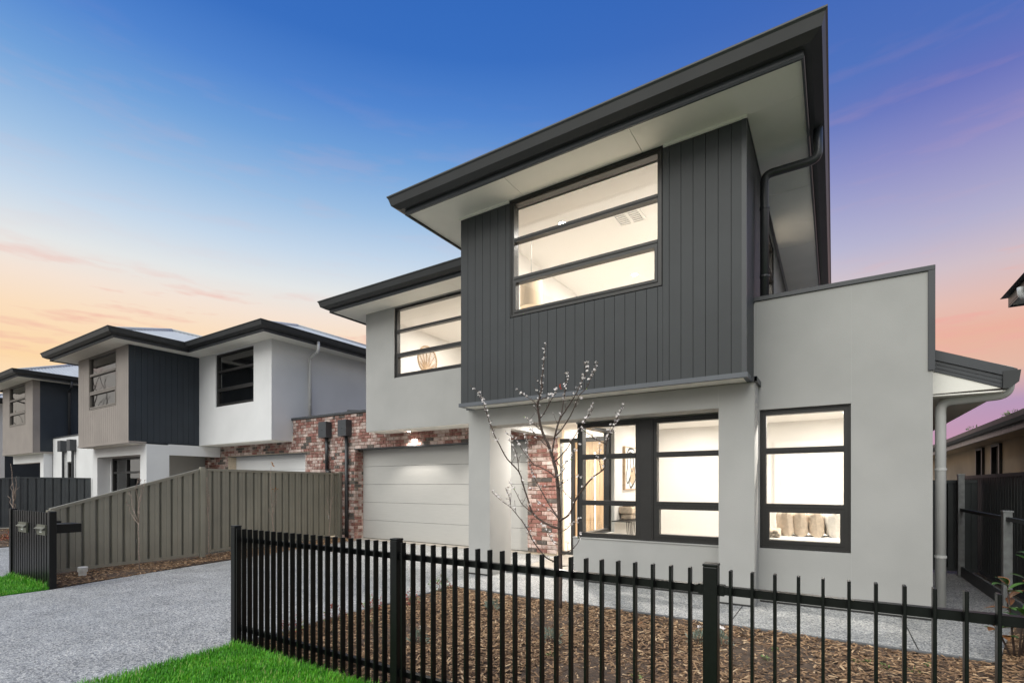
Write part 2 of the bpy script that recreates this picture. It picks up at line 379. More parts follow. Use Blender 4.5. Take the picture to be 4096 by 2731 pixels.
def window(parent, axis, face, a0, a1, z0, z1, levels=(), sash=True, frame='frame', glass='glass', fw=.066, fd=.10, mull=(), bead=.035, th=.036):
    """aluminium window: outer frame, transoms, an awning sash in the lowest light, one pane per light"""
    sgn = 1 if axis == 'y' else -1
    def B(mb, p0, p1, d0, d1, q0, q1):
        if axis == 'y': mb.box(p0, p1, face + d0, face + d1, q0, q1)
        else: mb.box(face - d0, face - d1, p0, p1, q0, q1)
    mb = MB()
    B(mb, a0, a0 + fw, 0, fd, z0, z1); B(mb, a1 - fw, a1, 0, fd, z0, z1)
    B(mb, a0 + fw, a1 - fw, 0, fd, z0, z0 + fw); B(mb, a0 + fw, a1 - fw, 0, fd, z1 - fw, z1)
    # outer bead, a thin raised lip
    B(mb, a0, a0 + .018, -.014, -.0005, z0, z1); B(mb, a1 - .018, a1, -.014, -.0005, z0, z1)
    B(mb, a0 + .018, a1 - .018, -.014, -.0005, z0, z0 + .018); B(mb, a0 + .018, a1 - .018, -.014, -.0005, z1 - .018, z1)
    w = mb.build('window', frame, parent, fix=False)
    zs = [z0, *levels, z1]
    for l in levels:
        t_ = MB(); B(t_, a0 + fw, a1 - fw, -.006, fd - .01, l - th, l + th); B(t_, a0 + fw, a1 - fw, -.016, -.0065, l - .010, l + .006)
        t_.build('transom', frame, w, fix=False)
    bays = [a0, *mull, a1]
    for mu in mull:
        t_ = MB(); B(t_, mu - .03, mu + .03, -.004, fd - .004, z0 + fw, z1 - fw); t_.build('mullion', frame, w, fix=False)
    for k in range(len(bays) - 1):
        for j in range(len(zs) - 1):
            p0 = bays[k] + (fw if k == 0 else .03); p1 = bays[k + 1] - (fw if k == len(bays) - 2 else .03)
            q0 = zs[j] + (fw if j == 0 else th); q1 = zs[j + 1] - (fw if j == len(zs) - 2 else th)
            if j == 0 and sash:
                s_ = MB()
                B(s_, p0, p0 + bead, -.012, fd - .02, q0, q1); B(s_, p1 - bead, p1, -.012, fd - .02, q0, q1)
                B(s_, p0 + bead, p1 - bead, -.012, fd - .02, q0, q0 + bead); B(s_, p0 + bead, p1 - bead, -.012, fd - .02, q1 - bead, q1)
                s_.build('sash', frame, w, fix=False)
                p0 += bead; p1 -= bead; q0 += bead; q1 -= bead
            g = MB()
            if axis == 'y': g.add([(p0, face + .045, q0), (p1, face + .045, q0), (p1, face + .045, q1), (p0, face + .045, q1)], [(0, 1, 2, 3)])
            else: g.add([(face - .045, p0, q0), (face - .045, p1, q0), (face - .045, p1, q1), (face - .045, p0, q1)], [(0, 1, 2, 3)])
            g.build('pane', glass, w, fix=False)
    return w

def room(parent, x0, x1, y0, y1, z0, z1, wall='interior', left=(), right=(), t=.06):
    """inner shell: floor, ceiling, side walls (with optional openings) and back wall; open towards -y"""
    mb = MB()
    mb.box(x0 - t, x1 + t, y0, y1 + t, z0 - t, z0, 1); mb.box(x0 - t, x1 + t, y0, y1 + t, z1, z1 + t, 0); mb.box(x0, x1, y1, y1 + t, z0, z1, 0)
    o = mb.build('room_lining', [wall, 'floor'], parent, fix=False)
    panel_wall('side_lining', wall, o, 'x', x0, -t, y0, y1 + t, z0, z1, left); panel_wall('side_lining', wall, o, 'x', x1, t, y0, y1 + t, z0, z1, right)
    return o

def downlight(parent, x, y, z, watts, spot=None, r=.045, col=(1, .94, .86)):
    mb = MB(); n = 20
    ring = lambda rr, zz: [(x + rr * math.cos(2 * math.pi * k / n), y + rr * math.sin(2 * math.pi * k / n), zz) for k in range(n)]
    a, b_, c_ = ring(r + .018, z), ring(r + .018, z - .006), ring(r, z - .006)
    mb.add(a + b_ + c_, [(k, (k + 1) % n, n + (k + 1) % n, n + k) for k in range(n)] + [(n + k, n + (k + 1) % n, 2 * n + (k + 1) % n, 2 * n + k) for k in range(n)])
    d = mb.build('downlight', 'interior', parent, fix=False)
    MB().add(ring(r, z - .005), [tuple(range(n))[::-1]]).build('lamp_face', 'lamp_on', d, fix=False)
    if watts:
        if spot:
            ld = bpy.data.lights.new('lamp', 'SPOT'); ld.spot_size = R(spot); ld.spot_blend = .55; ld.shadow_soft_size = .03
        else:
            ld = bpy.data.lights.new('lamp', 'AREA'); ld.shape = 'DISK'; ld.size = .16
        ld.energy = watts; ld.color = col
        lo = bpy.data.objects.new('lamp', ld); lo.location = (x, y, z - .03); link(lo, d)
    return d

WARM = (1, .94, .87)
def bar_tree(mb, pts, r0, r1, n=6):
    k = len(pts); mb.tube(pts, [r0 + (r1 - r0) * i / (k - 1) for i in range(k)], n)
# ================================================================== GROUND
g = MB(); g.add([(-900, -900, -.05), (900, -900, -.05), (900, 900, -.05), (-900, 900, -.05)], [(0, 1, 2, 3)])
structure(g.build('ground', 'verge', fix=False))
g = MB(); g.add([(-400, -12, -.04), (400, -12, -.04), (400, -4, -.04), (-400, -4, -.04)], [(0, 1, 2, 3)])
structure(g.build('road', 'asphalt', fix=False))
def sheet(name, mat, poly, z):
    return structure(MB().prism(poly, 'z', z - .06, z).build(name, mat))
sheet('driveway', 'aggregate', [(-9.12, -3.0), (-4.45, -3.0), (-4.45, 1.6), (-4.56, 2.45), (-4.56, 5.53), (-4.56, 9.32), (-10.88, 9.32), (-10.55, 8.2), (-9.78, 5.2), (-9.48, 3.6), (-9.12, 2.42)], 0.0)
sheet('driveway', 'aggregate', [(-16.2, -3.0), (-10.86, -3.0), (-10.86, 2.6), (-11.3, 5.0), (-12.2, 9.3), (-18.4, 9.3), (-16.2, 4.2)], 0.0)
sheet('path', 'aggregate', [(-4.556, 5.53), (3.5, 5.53), (3.5, 5.2), (3.9, 5.2), (3.9, 11.5), (.885, 11.5), (.885, 7.0), (-4.556, 7.0)], 0.004)
sheet('porch_slab', 'concrete', [(-4.55, 6.95), (-3.30, 6.95), (-3.30, 9.30), (-4.55, 9.30)], .045)
sheet('garage_apron', 'concrete', [(-10.8, 9.02), (-4.9, 9.02), (-4.9, 9.5), (-10.8, 9.5)], .012)
sheet('garden_bed', 'soil', [(-4.50, 2.52), (4, 2.52), (4, 5.49), (-4.50, 5.49)], .015)
sheet('garden_bed', 'soil', [(-9.14, 2.44), (-9.49, 3.6), (-9.79, 5.2), (-10.56, 8.2), (-10.95, 9.0), (-11.6, 9.0), (-10.9, 5.2), (-10.8, 2.6), (-10.5, 2.44)], .015)
sheet('garden_bed', 'soil', [(-16.22, -1), (-16.22, 4.2), (-18.4, 9.2), (-23, 9.2), (-23, -1)], .015)
structure(MB().prism([(1.12, 5.50), (4, 5.50), (4, 7.2), (1.62, 7.2), (1.30, 6.2)], 'z', -.03, .022).build('garden_bed', 'soil'))
sheet('lawn', 'lawn', [(-4.43, -3.0), (8, -3.0), (8, 2.50), (-4.54, 2.50), (-4.43, 1.6)], .012)
sheet('lawn', 'lawn', [(-10.84, -3.0), (-9.14, -3.0), (-9.14, 2.42), (-10.84, 2.42)], .012)
structure(MB().prism([(-60, -2.6), (30, -2.6), (30, -1.0), (-60, -1.0)], 'z', -.03, .02).build('bounce_footpath', 'bounce_footpath'))  # unseen pale paving, added to bounce light up at the soffits
# edging strips and saw cuts
structure(box('path_edging', 'edging', None, -4.56, 3.9, 5.49, 5.528, -.05, .028, bevel=.004))
structure(box('bed_edging', 'edging', None, -4.555, -4.51, 2.53, 5.488, -.05, .022, bevel=.004))
for x, y0, y1 in ((-.92, 5.535, 6.5), (.62, 5.535, 6.9)):
    structure(box('path_joint', 'skirt', None, x, x + .008, y0, y1, .0, .0085))
structure(box('porch_front', 'edging', None, -4.55, -3.31, 6.925, 6.948, -.02, .046))

# scattered bark chips
def chips(name, parent_label, polys, n, z, cat='mulch'):
    mb = MB(); tone = []
    for (x0, x1, y0, y1, inside, cnt) in polys:
        k = 0
        while k < cnt:
            x = rnd.uniform(x0, x1); y = rnd.uniform(y0, y1)
            if inside and not inside(x, y): continue
            k += 1
            L = rnd.uniform(.012, .038) * (1.5 if rnd.random() < .10 else 1); W = rnd.uniform(.004, .010)
            a = rnd.uniform(0, math.pi); tl = rnd.uniform(-.35, .35); ro = rnd.uniform(-.5, .5)
            d = Vector((math.cos(a) * math.cos(tl), math.sin(a) * math.cos(tl), math.sin(tl)))
            w = Vector((-math.sin(a) * math.cos(ro), math.cos(a) * math.cos(ro), math.sin(ro))) * W
            c = Vector((x, y, z + rnd.uniform(.002, .022) + .018 * (math.sin(x * 3.1) * math.cos(y * 2.7)) ))
            up = Vector((0, 0, .004))
            mb.add([c - d * L - w, c + d * L - w * .6, c + d * L * .9 + w, c - d * L * .8 + w * .8, c + up], [(0, 1, 4), (1, 2, 4), (2, 3, 4), (3, 0, 4)])
            tv = min(1, max(0, rnd.gauss(.50, .25))); tone += [tv] * 4
    mb.tone = tone
    o = mb.build(name, 'chip', None, fix=False)
    return tag(o, parent_label, cat, kind='stuff')
chips('bark_mulch', 'brown bark mulch spread behind the black picket fence', [(-4.49, -2.0, 2.54, 5.46, None, 15000), (-2.0, 2.6, 2.54, 5.46, None, 21000), (1.15, 1.9, 5.46, 7.1, lambda x, y: x > 1.14 + (y - 5.5) * .26, 3000)], 0, .012)
def in_strip(x, y): return (-10.45 - (y - 2.8) * .12) < x < (-9.14 - (y - 2.44) * (.24 if y < 5.2 else .20))
chips('bark_mulch', 'dark bark mulch along the foot of the tan sheet fence', [(-11.2, -9.14, 2.46, 8.9, in_strip, 7000)], 0, .012)
chips('bark_mulch', 'bark mulch in the bed before the dark sheet fence', [(-22.4, -16.25, 1.5, 8, lambda x, y: x < -16.2 - max(0, y - 4.2) * .44, 4500)], 0, .012)

# grass blades
def blades(name, label, areas):
    mb = MB(); tone = []
    for (x0, x1, y0, y1, cnt, h0, h1, inside) in areas:
        k = 0
        while k < cnt:
            x = rnd.uniform(x0, x1); y = rnd.uniform(y0, y1)
            if inside and not inside(x, y): continue
            k += 1
            h = rnd.uniform(h0, h1); a = rnd.uniform(0, 6.283); w = rnd.uniform(.0016, .0032); ln = rnd.uniform(.1, .7) * h
            dx, dy = math.cos(a), math.sin(a); px_, py_ = -dy * w, dx * w
            mb.add([(x - px_, y - py_, .008), (x + px_, y + py_, .008), (x + px_ * .7 + dx * ln * .4, y + py_ * .7 + dy * ln * .4, .008 + h * .6), (x - px_ * .7 + dx * ln * .4, y - py_ * .7 + dy * ln * .4, .008 + h * .6), (x + dx * ln, y + dy * ln, .008 + h)],
                   [(0, 1, 2, 3), (3, 2, 4)])
            tv = min(1, max(0, rnd.gauss(.5, .27) + .12 * math.sin(x * 9 + 2 * math.sin(y * 7)))); tone += [tv, tv]
    mb.tone = tone
    return tag(mb.build(name, 'grass', None, fix=False), label, 'grass', kind='stuff')
blades('grass', 'bright green mown grass in front of the black picket fence',
       [(-4.53, -2.2, 1.15, 2.46, 42000, .018, .045, lambda x, y: x > -4.43 - (y - 1.6) * .12), (-4.53, -1.4, 2.36, 2.50, 2200, .03, .085, None), (-4.55, -4.40, 1.3, 2.46, 1500, .02, .06, None), (-2.2, 0.9, .9, 2.46, 15000, .02, .05, None)])
blades('grass', 'bright green grass beside the letterbox panel',
       [(-10.85, -9.13, 1.2, 2.42, 26000, .018, .05, None), (-10.85, -9.13, 2.30, 2.46, 1200, .04, .12, None)])
# ================================================================== building parts
def eave(house, path, zs, label_roof=None):
    """fascia board and gutter following the eave line (soffit edge) with soffit level zs"""
    f = MB().sweep([(0, zs - .035), (.022, zs - .035), (.030, zs - .020), (.022, zs - .006), (.022, zs + .19), (0, zs + .19)], path).build('fascia', 'trim', house)
    gt = MB().sweep([(.024, zs + .045), (.085, zs + .040), (.175, zs + .085), (.205, zs + .185), (.222, zs + .205), (.222, zs + .222), (.205, zs + .222), (.024, zs + .215)], path).build('gutter', 'gutter', house)
    return f, gt
def soffit_panels(house, rects, zs, pitch=1.75, axis=None):
    for (x0, x1, y0, y1) in rects:
        lx, ly = x1 - x0, y1 - y0
        n = max(1, round(max(lx, ly) / pitch))
        for k in range(n):
            if lx >= ly: b_ = (x0 + lx * k / n + (.003 if k else 0), x0 + lx * (k + 1) / n - (.003 if k < n - 1 else 0), y0, y1)
            else: b_ = (x0, x1, y0 + ly * k / n + (.003 if k else 0), y0 + ly * (k + 1) / n - (.003 if k < n - 1 else 0))
            box('soffit_panel', 'soffit', house, *b_, zs, zs + .012)
def hip_roof(house, x0, x1, y0, y1, z, pitch=24, ridge_end=None, mat='roof_metal', gable_back=True):
    """hip roof with a corrugated sheet; ridge runs along y, hipped at the front"""
    T = math.tan(R(pitch)); half = (x1 - x0) / 2; xm = (x0 + x1) / 2; zr = z + half * T
    roof = MB()
    amp = .012; step = .034
    def column(P, Q, offn, k):   # P eave point, Q upper point
        pass
    # front hip face (triangle) : eave along x
    def face(o, e, u_, L, hfun, nrm):
        """o origin, e unit along the eave, u_ unit up-slope, hfun(s)=slope length at s"""
        n = int(L / step); prev = None
        for i in range(n + 1):
            s_ = L * i / n; h = max(hfun(s_), .0)
            off = nrm * (amp * math.sin(i * math.pi / 2 + .3))
            a = o + e * s_ + off; b_ = o + e * s_ + u_ * h + off
            if prev is not None:
                roof.add([prev[0], a, b_, prev[1]], [(0, 1, 2, 3)])
            prev = (a, b_)
    c_, s__ = math.cos(R(pitch)), math.sin(R(pitch)); SL = half / c_
    O = Vector
    face(O((x0, y0, z)), O((1, 0, 0)), O((0, c_, s__)), x1 - x0, lambda q: min(q, (x1 - x0) - q) / c_, O((0, -s__, c_)))
    Ly = y1 - y0
    face(O((x1, y0, z)), O((0, 1, 0)), O((-c_, 0, s__)), Ly, lambda q: min(q, half) / c_, O((s__, 0, c_)))
    face(O((x0, y0, z)), O((0, 1, 0)), O((c_, 0, s__)), Ly, lambda q: min(q, half) / c_, O((-s__, 0, c_)))
    ro = roof.build('roof', mat, house, smooth=True, fix=False)
    cap = MB()
    for a, b_ in (((x0, y0, z + .01), (xm, y0 + half, zr + .015)), ((x1, y0, z + .01), (xm, y0 + half, zr + .015)), ((xm, y0 + half, zr + .015), (xm, y1, zr + .015))):
        cap.tube([a, b_], .055, 8)
    cap.build('ridge_cap', 'roof_metal', ro, smooth=True)
    return ro
def boards(house, x0, x1, z0, z1, y, hole, mat, pitch=.143, single=False, thick=.02, gap=.0024, name='cladding_board'):
    """upright boards with open joints over a dark backing, cut round one opening"""
    n = round((x1 - x0) / pitch); p = (x1 - x0) / n; mbs = MB(); cache = {}
    for k in range(n):
        a, b_ = x0 + p * k + gap / 2, x0 + p * (k + 1) - gap / 2
        spans = [(a, b_, z0, z1)]
        if hole and b_ > hole[0] and a < hole[1]:
            spans = []
            if a < hole[0] - .01: spans.append((a, hole[0], z0, z1))
            if b_ > hole[1] + .01: spans.append((hole[1], b_, z0, z1))
            aa, bb = max(a, hole[0]), min(b_, hole[1])
            if hole[2] > z0 + .01: spans.append((aa, bb, z0, hole[2]))
            if hole[3] < z1 - .01: spans.append((aa, bb, hole[3], z1))
        for (p0, p1, q0, q1) in spans:
            if single: mbs.box(p0, p1, y - thick, y, q0, q1)
            else:
                key = (round(p1 - p0, 4), round(q1 - q0, 4))
                if key not in cache:
                    w, h = p1 - p0, q1 - q0; e = .0016
                    cache[key] = MB().add([(0, 0, 0), (w, 0, 0), (w, 0, h), (0, 0, h), (e, -thick, 0), (w - e, -thick, 0), (w - e, -thick, h), (e, -thick, h)],
                        [(4, 5, 6, 7), (0, 4, 7, 3), (1, 2, 6, 5), (0, 1, 5, 4), (3, 7, 6, 2)]).mesh(name, mat)
                inst(name, cache[key], house, (p0, y, q0))
    if single:
        o = mbs.build(name, mat, house, fix=False); o['kind'] = 'stuff'
def pipe(house, pts, r, mat, brackets=(), name='downpipe', collar=True):
    # rounded elbows
    P = [Vector(p) for p in pts]; out = [P[0]]
    for i in range(1, len(P) - 1):
        d0 = (P[i - 1] - P[i]).normalized(); d1 = (P[i + 1] - P[i]).normalized(); rr = r * 1.9
        for k in range(7):
            t_ = k / 6; a = P[i] + d0 * rr * (1 - t_) ** 2 + d1 * rr * t_ ** 2
            out.append(a)
    out.append(P[-1])
    o = MB().tube(out, r, 16).build(name, mat, house, smooth=True)
    for (c, ax) in brackets:
        c = Vector(c); a = Vector(ax)
        MB().tube([c - a * .012, c + a * .012], r + .006, 16).build('bracket', mat, o)
    return o
# ---- bricks
BRICK = {}
def brick_meshes():
    for nm in ('brick_red', 'brick_wash', 'brick_burnt'):
        L, D_, Hh, e = .228, .037, .0745, .006
        mb = MB()
        # front face bevelled on all sides, y from -D (front) to 0
        mb.add([(0, 0, 0), (L, 0, 0), (L, 0, Hh), (0, 0, Hh), (0, -D_ + e, 0), (L, -D_ + e, 0), (L, -D_ + e, Hh), (0, -D_ + e, Hh),
                (e, -D_, e), (L - e, -D_, e), (L - e, -D_, Hh - e), (e, -D_, Hh - e)],
               [(8, 9, 10, 11), (4, 5, 9, 8), (5, 6, 10, 9), (6, 7, 11, 10), (7, 4, 8, 11), (0, 1, 5, 4), (1, 2, 6, 5), (2, 3, 7, 6), (3, 0, 4, 7)])
        BRICK[nm] = mb.mesh(nm, nm)
brick_meshes()
def lay_bricks(wall, a0, a1, z0, z1, face, axis='y', shift=0.0, limit=None):
    """stretcher bond. axis 'y': face looks to -y at y=face; axis 'x': face looks to +x at x=face, a runs along y"""
    n = 0; c = 0; z = z0
    while z < z1 - .02:
        h = min(.076, z1 - z)
        a = a0 - (.12 if c % 2 else 0) - shift % .24
        while a < a1 - .005:
            p0, p1 = max(a, a0), min(a + .23, a1)
            if p1 - p0 > .02:
                q = rnd.random(); me = BRICK['brick_red' if q < .46 else 'brick_wash' if q < .88 else 'brick_burnt']
                sc = ((p1 - p0) / .23, rnd.uniform(.94, 1.06), h / .076)
                if axis == 'y': inst('brick', me, wall, (p0, face + .033, z), (0, 0, 0), sc)
                else: inst('brick', me, wall, (face - .033, p0, z), (0, 0, R(90)), sc)
                n += 1
            a += .24
        z += .086; c += 1
    return n

# ================================================================== MAIN HOUSE
ZS = 5.62          # upper soffit
HM = thing('two_storey_house', (-4.5, 9, 0), 'modern two storey house with charcoal upper cladding, lit windows and grey rendered walls', 'house')
# ground floor rendered walls
YB = 6.53; YW = 6.90
panel_wall('column', 'render_grey', HM, 'y', YB, .62, -5.02, -4.60, 0.004, 2.66)
# portal beam and right pier (one rendered frame)
panel_wall('beam', 'render_grey', HM, 'y', YB, .36, -4.5995, -1.1855, 2.385, 2.66)
panel_wall('pier', 'render_grey', HM, 'y', YB, .365, -1.185, -.787, .004, 2.66)
panel_wall('wall', 'render_grey', HM, 'y', YW + .001, .22, -3.32, -1.0, .004, .650)
panel_wall('wall', 'render_grey', HM, 'y', YW, .22, -.999, .885, .004, 3.72, [(-.775, .165, .665, 2.375)])
panel_wall('parapet_back', 'render_grey', HM, 'x', .884, -.20, 7.121, 7.7, .004, 2.65)
box('wall_base', 'skirt', HM, -3.318, -1.19, YW - .006, YW + .1, -.01, .030); box('wall_base', 'skirt', HM, -.77, .88, YW - .007, YW + .1, -.01, .026)
box('wall_base', 'skirt', HM, -1.18, -.79, YB - .005, YB + .1, -.01, .024); box('wall_base', 'skirt', HM, -5.015, -4.605, YB - .005, YB + .1, -.01, .024)
for x, z0, z1 in ((-1.187, 2.385, 2.63),): box('control_joint', 'joint', HM, x - .0022, x + .0022, YB - .002, YB + .01, z0, z1)
for x, z0, z1 in ((.169, .01, .66), (.169, 2.38, 3.70), (-.80, 2.7, 3.7)): box('control_joint', 'joint', HM, x - .0022, x + .0022, YW - .002, YW + .01, z0, z1)
# parapet capping, folded down its outer edge
cap = MB().box(-.85, .905, YW - .018, YW + .30, 3.722, 3.775).box(.845, .9045, YW - .0175, YW + .299, 2.66, 3.7215); cap.build('parapet_cap', 'trim', HM, bevel=.004)
# window sills
box('window_sill', 'render_grey', HM, -3.322, -1.186, YW - .012, YW + .10, .651, .664); 
# windows
window(HM, 'y', YW + .055, -3.27, -2.305, .665, 2.37, (1.18, 1.865), sash=False)
box('window_post', 'frame', HM, -2.303, -2.135, YW + .04, YW + .16, .665, 2.37)
window(HM, 'y', YW + .055, -2.133, -1.12, .665, 2.37, (1.18, 1.865))
window(HM, 'y', YW + .05, -.773, .163, .667, 2.373, (1.18, 1.865))
window(HM, 'x', -3.205, YW + .165, 8.10, .665, 2.37, (), sash=False, fw=.045)
box('corner_post', 'frame', HM, -3.272, -3.19, YW + .0535, YW + .163, .665, 2.372)
# wall between porch and room
panel_wall('wall', 'render_grey', HM, 'x', -3.32, .118, YW + .222, 9.2, .046, 2.50, [(YW + .2, 8.11, .652, 2.372)])
box('wall', 'render_grey', HM, -3.30, -1.0, YW + .06, YW + .16, 2.372, 2.52)
# ground room lining
room(HM, -3.13, .66, YW + .225, 10.0, .05, 2.55, left=[(YW + .2, 8.11, .652, 2.372)])
downlight(HM, -2.18, 8.94, 2.55, 16, col=WARM); downlight(HM, .02, 8.94, 2.55, 12.5, col=WARM); downlight(HM, -.30, 7.40, 2.55, 26, col=WARM)  # third downlight is unseen, added to light the cushions from the front
# interior door in the back wall
d_ = box('interior_door', 'interior', HM, -.80, -.10, 9.955, 9.985, .06, 2.12)
MB().box(-.88, -.80, 9.94, 9.99, .05, 2.2).box(-.10, -.02, 9.94, 9.99, .05, 2.2).box(-.80, -.10, 9.94, 9.99, 2.12, 2.2).build('architrave', 'interior', d_, fix=False)
MB().tube([(-.74, 9.94, 1.02), (-.63, 9.94, 1.02)], .012, 8).build('door_handle', 'steel', d_)
# window seat
box('window_seat', 'cloth_white', HM, -.77, .62, 7.135, 8.05, .06, .772, bevel=.03)
# ---- porch
panel_wall('porch_beam', 'render_grey', HM, 'x', -4.80, .20, 7.152, 9.04, 2.40, 2.74)
box('porch_ceiling', 'soffit', HM, -4.599, -3.3, 6.892, 9.25, 2.56, 2.66)
downlight(HM, -4.0, 7.9, 2.56, 46, col=WARM)
# entry: sidelight and timber door
fr = MB().box(-4.775, -4.695, 9.15, 9.27, .046, 2.385).box(-4.455, -4.375, 9.15, 9.27, .046, 2.385).box(-3.42, -3.34, 9.15, 9.27, .046, 2.385).box(-4.695, -4.455, 9.15, 9.27, 2.305, 2.385).box(-4.375, -3.42, 9.15, 9.27, 2.305, 2.385).box(-4.695, -4.455, 9.15, 9.27, .046, .10)
ef = fr.build('entry_frame', 'frame', HM, bevel=.003, fix=False)
MB().add([(-4.695, 9.21, .10), (-4.455, 9.21, .10), (-4.455, 9.21, 2.305), (-4.695, 9.21, 2.305)], [(0, 1, 2, 3)]).build('sidelight_pane', 'glass', ef, fix=False)
dr = panel_wall('front_door', 'timber', HM, 'y', 9.19, .04, -4.372, -3.423, .05, 2.302, [(-3.98, -3.93, .35, 2.1), (-3.70, -3.65, .35, 2.1)])
for x in (-3.98, -3.70): MB().add([(x, 9.21, .35), (x + .05, 9.21, .35), (x + .05, 9.21, 2.1), (x, 9.21, 2.1)], [(0, 1, 2, 3)]).build('door_glass', 'glass', dr, fix=False)
for k in range(1, 9):
    x = -4.372 + .949 * k / 9
    if abs(x + 3.955) > .05 and abs(x + 3.675) > .05: box('door_groove', 'frame', dr, x - .002, x + .002, 9.187, 9.192, .06, 2.29)
MB().box(-4.33, -4.24, 9.178, 9.192, .78, 1.46).tube([(-4.27, 9.13, .86), (-4.27, 9.13, 1.38)], .016, 8).box(-4.276, -4.264, 9.13, 9.18, .90, .92).box(-4.276, -4.264, 9.13, 9.18, 1.32, 1.34).build('door_handle', 'steel', dr)
room(HM, -4.72, -3.36, 9.29, 12.5, .05, 2.6); downlight(HM, -4.0, 10.4, 2.6, 50)

# ---- brickwork round the garage
bw = panel_wall('brick_wall', 'mortar', HM, 'y', 9.07, .28, -11.60, -4.70, .0, 3.36, [(-10.80, -5.41, -.1, 2.4), (-9.5, -4.6, 2.9, 3.5)])
nb = lay_bricks(bw, -11.6, -10.805, .01, 2.40, 9.05, shift=.05)
nb += lay_bricks(bw, -11.6, -5.41, 2.412, 2.75, 9.05, shift=.13)
nb += lay_bricks(bw, -11.6, -9.5, 2.756, 3.355, 9.05, shift=.07)
nb += lay_bricks(bw, -5.405, -4.70, .05, 2.40, 9.05, shift=.02)
nb += lay_bricks(bw, -5.405, -4.70, 2.412, 2.52, 9.05, shift=.1)
nb += lay_bricks(bw, 9.05, 9.33, .01, 2.39, -10.785, axis='x', shift=.0)
box('lintel', 'trim', HM, -10.82, -5.39, 9.048, 9.34, 2.392, 2.408)
box('wall_cap', 'trim', HM, -11.58, -9.40, 9.015, 9.38, 3.362, 3.425, bevel=.004)
# garage door, five sections
gdo = box('garage_door', 'skirt', HM, -10.86, -5.36, 9.372, 9.40, .0, 2.45)
for k in range(5):
    box('door_section', 'garage', gdo, -10.79, -5.415, 9.335, 9.371, .025 + k * .48, .025 + k * .48 + .474, bevel=.004)
box('bottom_seal', 'skirt', gdo, -10.79, -5.415, 9.340, 9.37, .012, .024)

# ---- upper floor: charcoal clad box
XL, XR, YC, ZC = -4.93, -.85, 6.23, 2.685
UW = (-4.0, -1.785, 3.905, 5.60)
panel_wall('wall', 'charcoal', HM, 'y', YC, .20, XL, XR, ZC, 5.70, [UW])
boards(HM, XL, XR, ZC + .035, 5.615, YC - .001, (UW[0] - .012, UW[1] + .012, UW[2] - .012, 5.62), 'charcoal')
window(HM, 'y', YC - .012, *UW, (4.455, 5.02), fw=.055, th=.03)
# side wall with its own narrow ribs, and return on the left
swl = panel_wall('wall', 'charcoal', HM, 'x', XR - .001, -.2, YC + .202, 8.35, ZC, 5.70)
sb = MB()
for k in range(27): sb.box(XR + .0, XR + .018, YC - .018 + k * .0785, YC - .018 + k * .0785 + .0735, ZC + .035 if k * .0785 < .6 else 3.7, 5.615)
o_ = sb.build('side_cladding', 'charcoal', HM, fix=False); o_['kind'] = 'stuff'
panel_wall('wall', 'charcoal', HM, 'x', XL + .001, .2, YC + .202, 8.6, ZC, 5.70)
box('corner_trim', 'trim', HM, XR - .03, XR + .022, YC - .028, YC + .018, ZC + .03, 5.615)
# bottom flashing and the soffit under the overhang
fl = MB().sweep([(-.02, ZC - .02), (.034, ZC - .02), (.034, ZC + .036), (-.02, ZC + .036)], [(XR, YW), (XR, YC), (XL, YC), (XL, YB)]); fl.build('flashing', 'flashing', HM)
MB().box(-.86, -.757, YB - .03, YB - .001, 2.662, 2.72).box(-.7865, -.756, YB - .03, YW - .002, 2.6625, 2.7195).box(-5.05, -4.9, YB - .03, YB - .001, 2.662, 2.72).build('flashing', 'trim', HM, fix=False)
box('soffit_panel', 'soffit', HM, XL + .02, XR - .02, YC + .02, YB + .36, 2.668, 2.684)
box('floor_slab', 'soffit', HM, XL + .02, XR - .02, YB + .36, 9.2, 2.70, 2.80)
room(HM, -4.72, -1.14, YC + .21, 10.6, 2.95, 5.585, right=[(8.9, 9.85, 3.9, 5.55)])
downlight(HM, -3.62, 7.14, 5.585, 7, r=.06, col=WARM); downlight(HM, -3.30, 9.64, 5.585, 20, r=.06, col=WARM); downlight(HM, -1.8, 8.3, 5.585, 42, col=WARM)
cv = box('ceiling_vent', 'skirt', HM, -2.86, -2.46, 7.28, 7.68, 5.580, 5.584)
MB().box(-2.88, -2.84, 7.26, 7.70, 5.555, 5.583).box(-2.48, -2.44, 7.26, 7.70, 5.555, 5.583).box(-2.84, -2.48, 7.26, 7.30, 5.555, 5.583).box(-2.84, -2.48, 7.66, 7.70, 5.555, 5.583).box(-2.68, -2.64, 7.30, 7.66, 5.555, 5.582).build('vent_frame', 'interior', cv, fix=False)
for k in range(6): box('vent_slat', 'interior', cv, -2.83, -2.49, 7.325 + k * .058, 7.360 + k * .058, 5.560, 5.570)
# ---- upper left wing
WX0, WY = -9.66, 8.45
UL = (-8.70, -5.75, 3.955, 5.60)
panel_wall('wall', 'render_grey', HM, 'y', WY, .20, WX0, XL - .001, 2.752, 5.72, [UL])
panel_wall('wall', 'render_grey', HM, 'x', WX0 + .0005, .2, WY + .2, 14, 2.752, 5.70)
box('soffit_panel', 'soffit', HM, WX0 + .01, XL, WY + .01, 9.2, 2.740, 2.752)
window(HM, 'y', WY + .045, *UL, (4.50, 5.05), fw=.055, th=.03)
room(HM, -9.40, -5.0, WY + .21, 12.2, 2.95, 5.585)
downlight(HM, -7.9, 10.2, 5.585, 31, col=WARM); downlight(HM, -6.3, 9.4, 5.585, 30, col=WARM)
downlight(HM, -8.62, 8.86, 2.74, 46, spot=112); downlight(HM, -6.3, 8.86, 2.74, 46, spot=112)
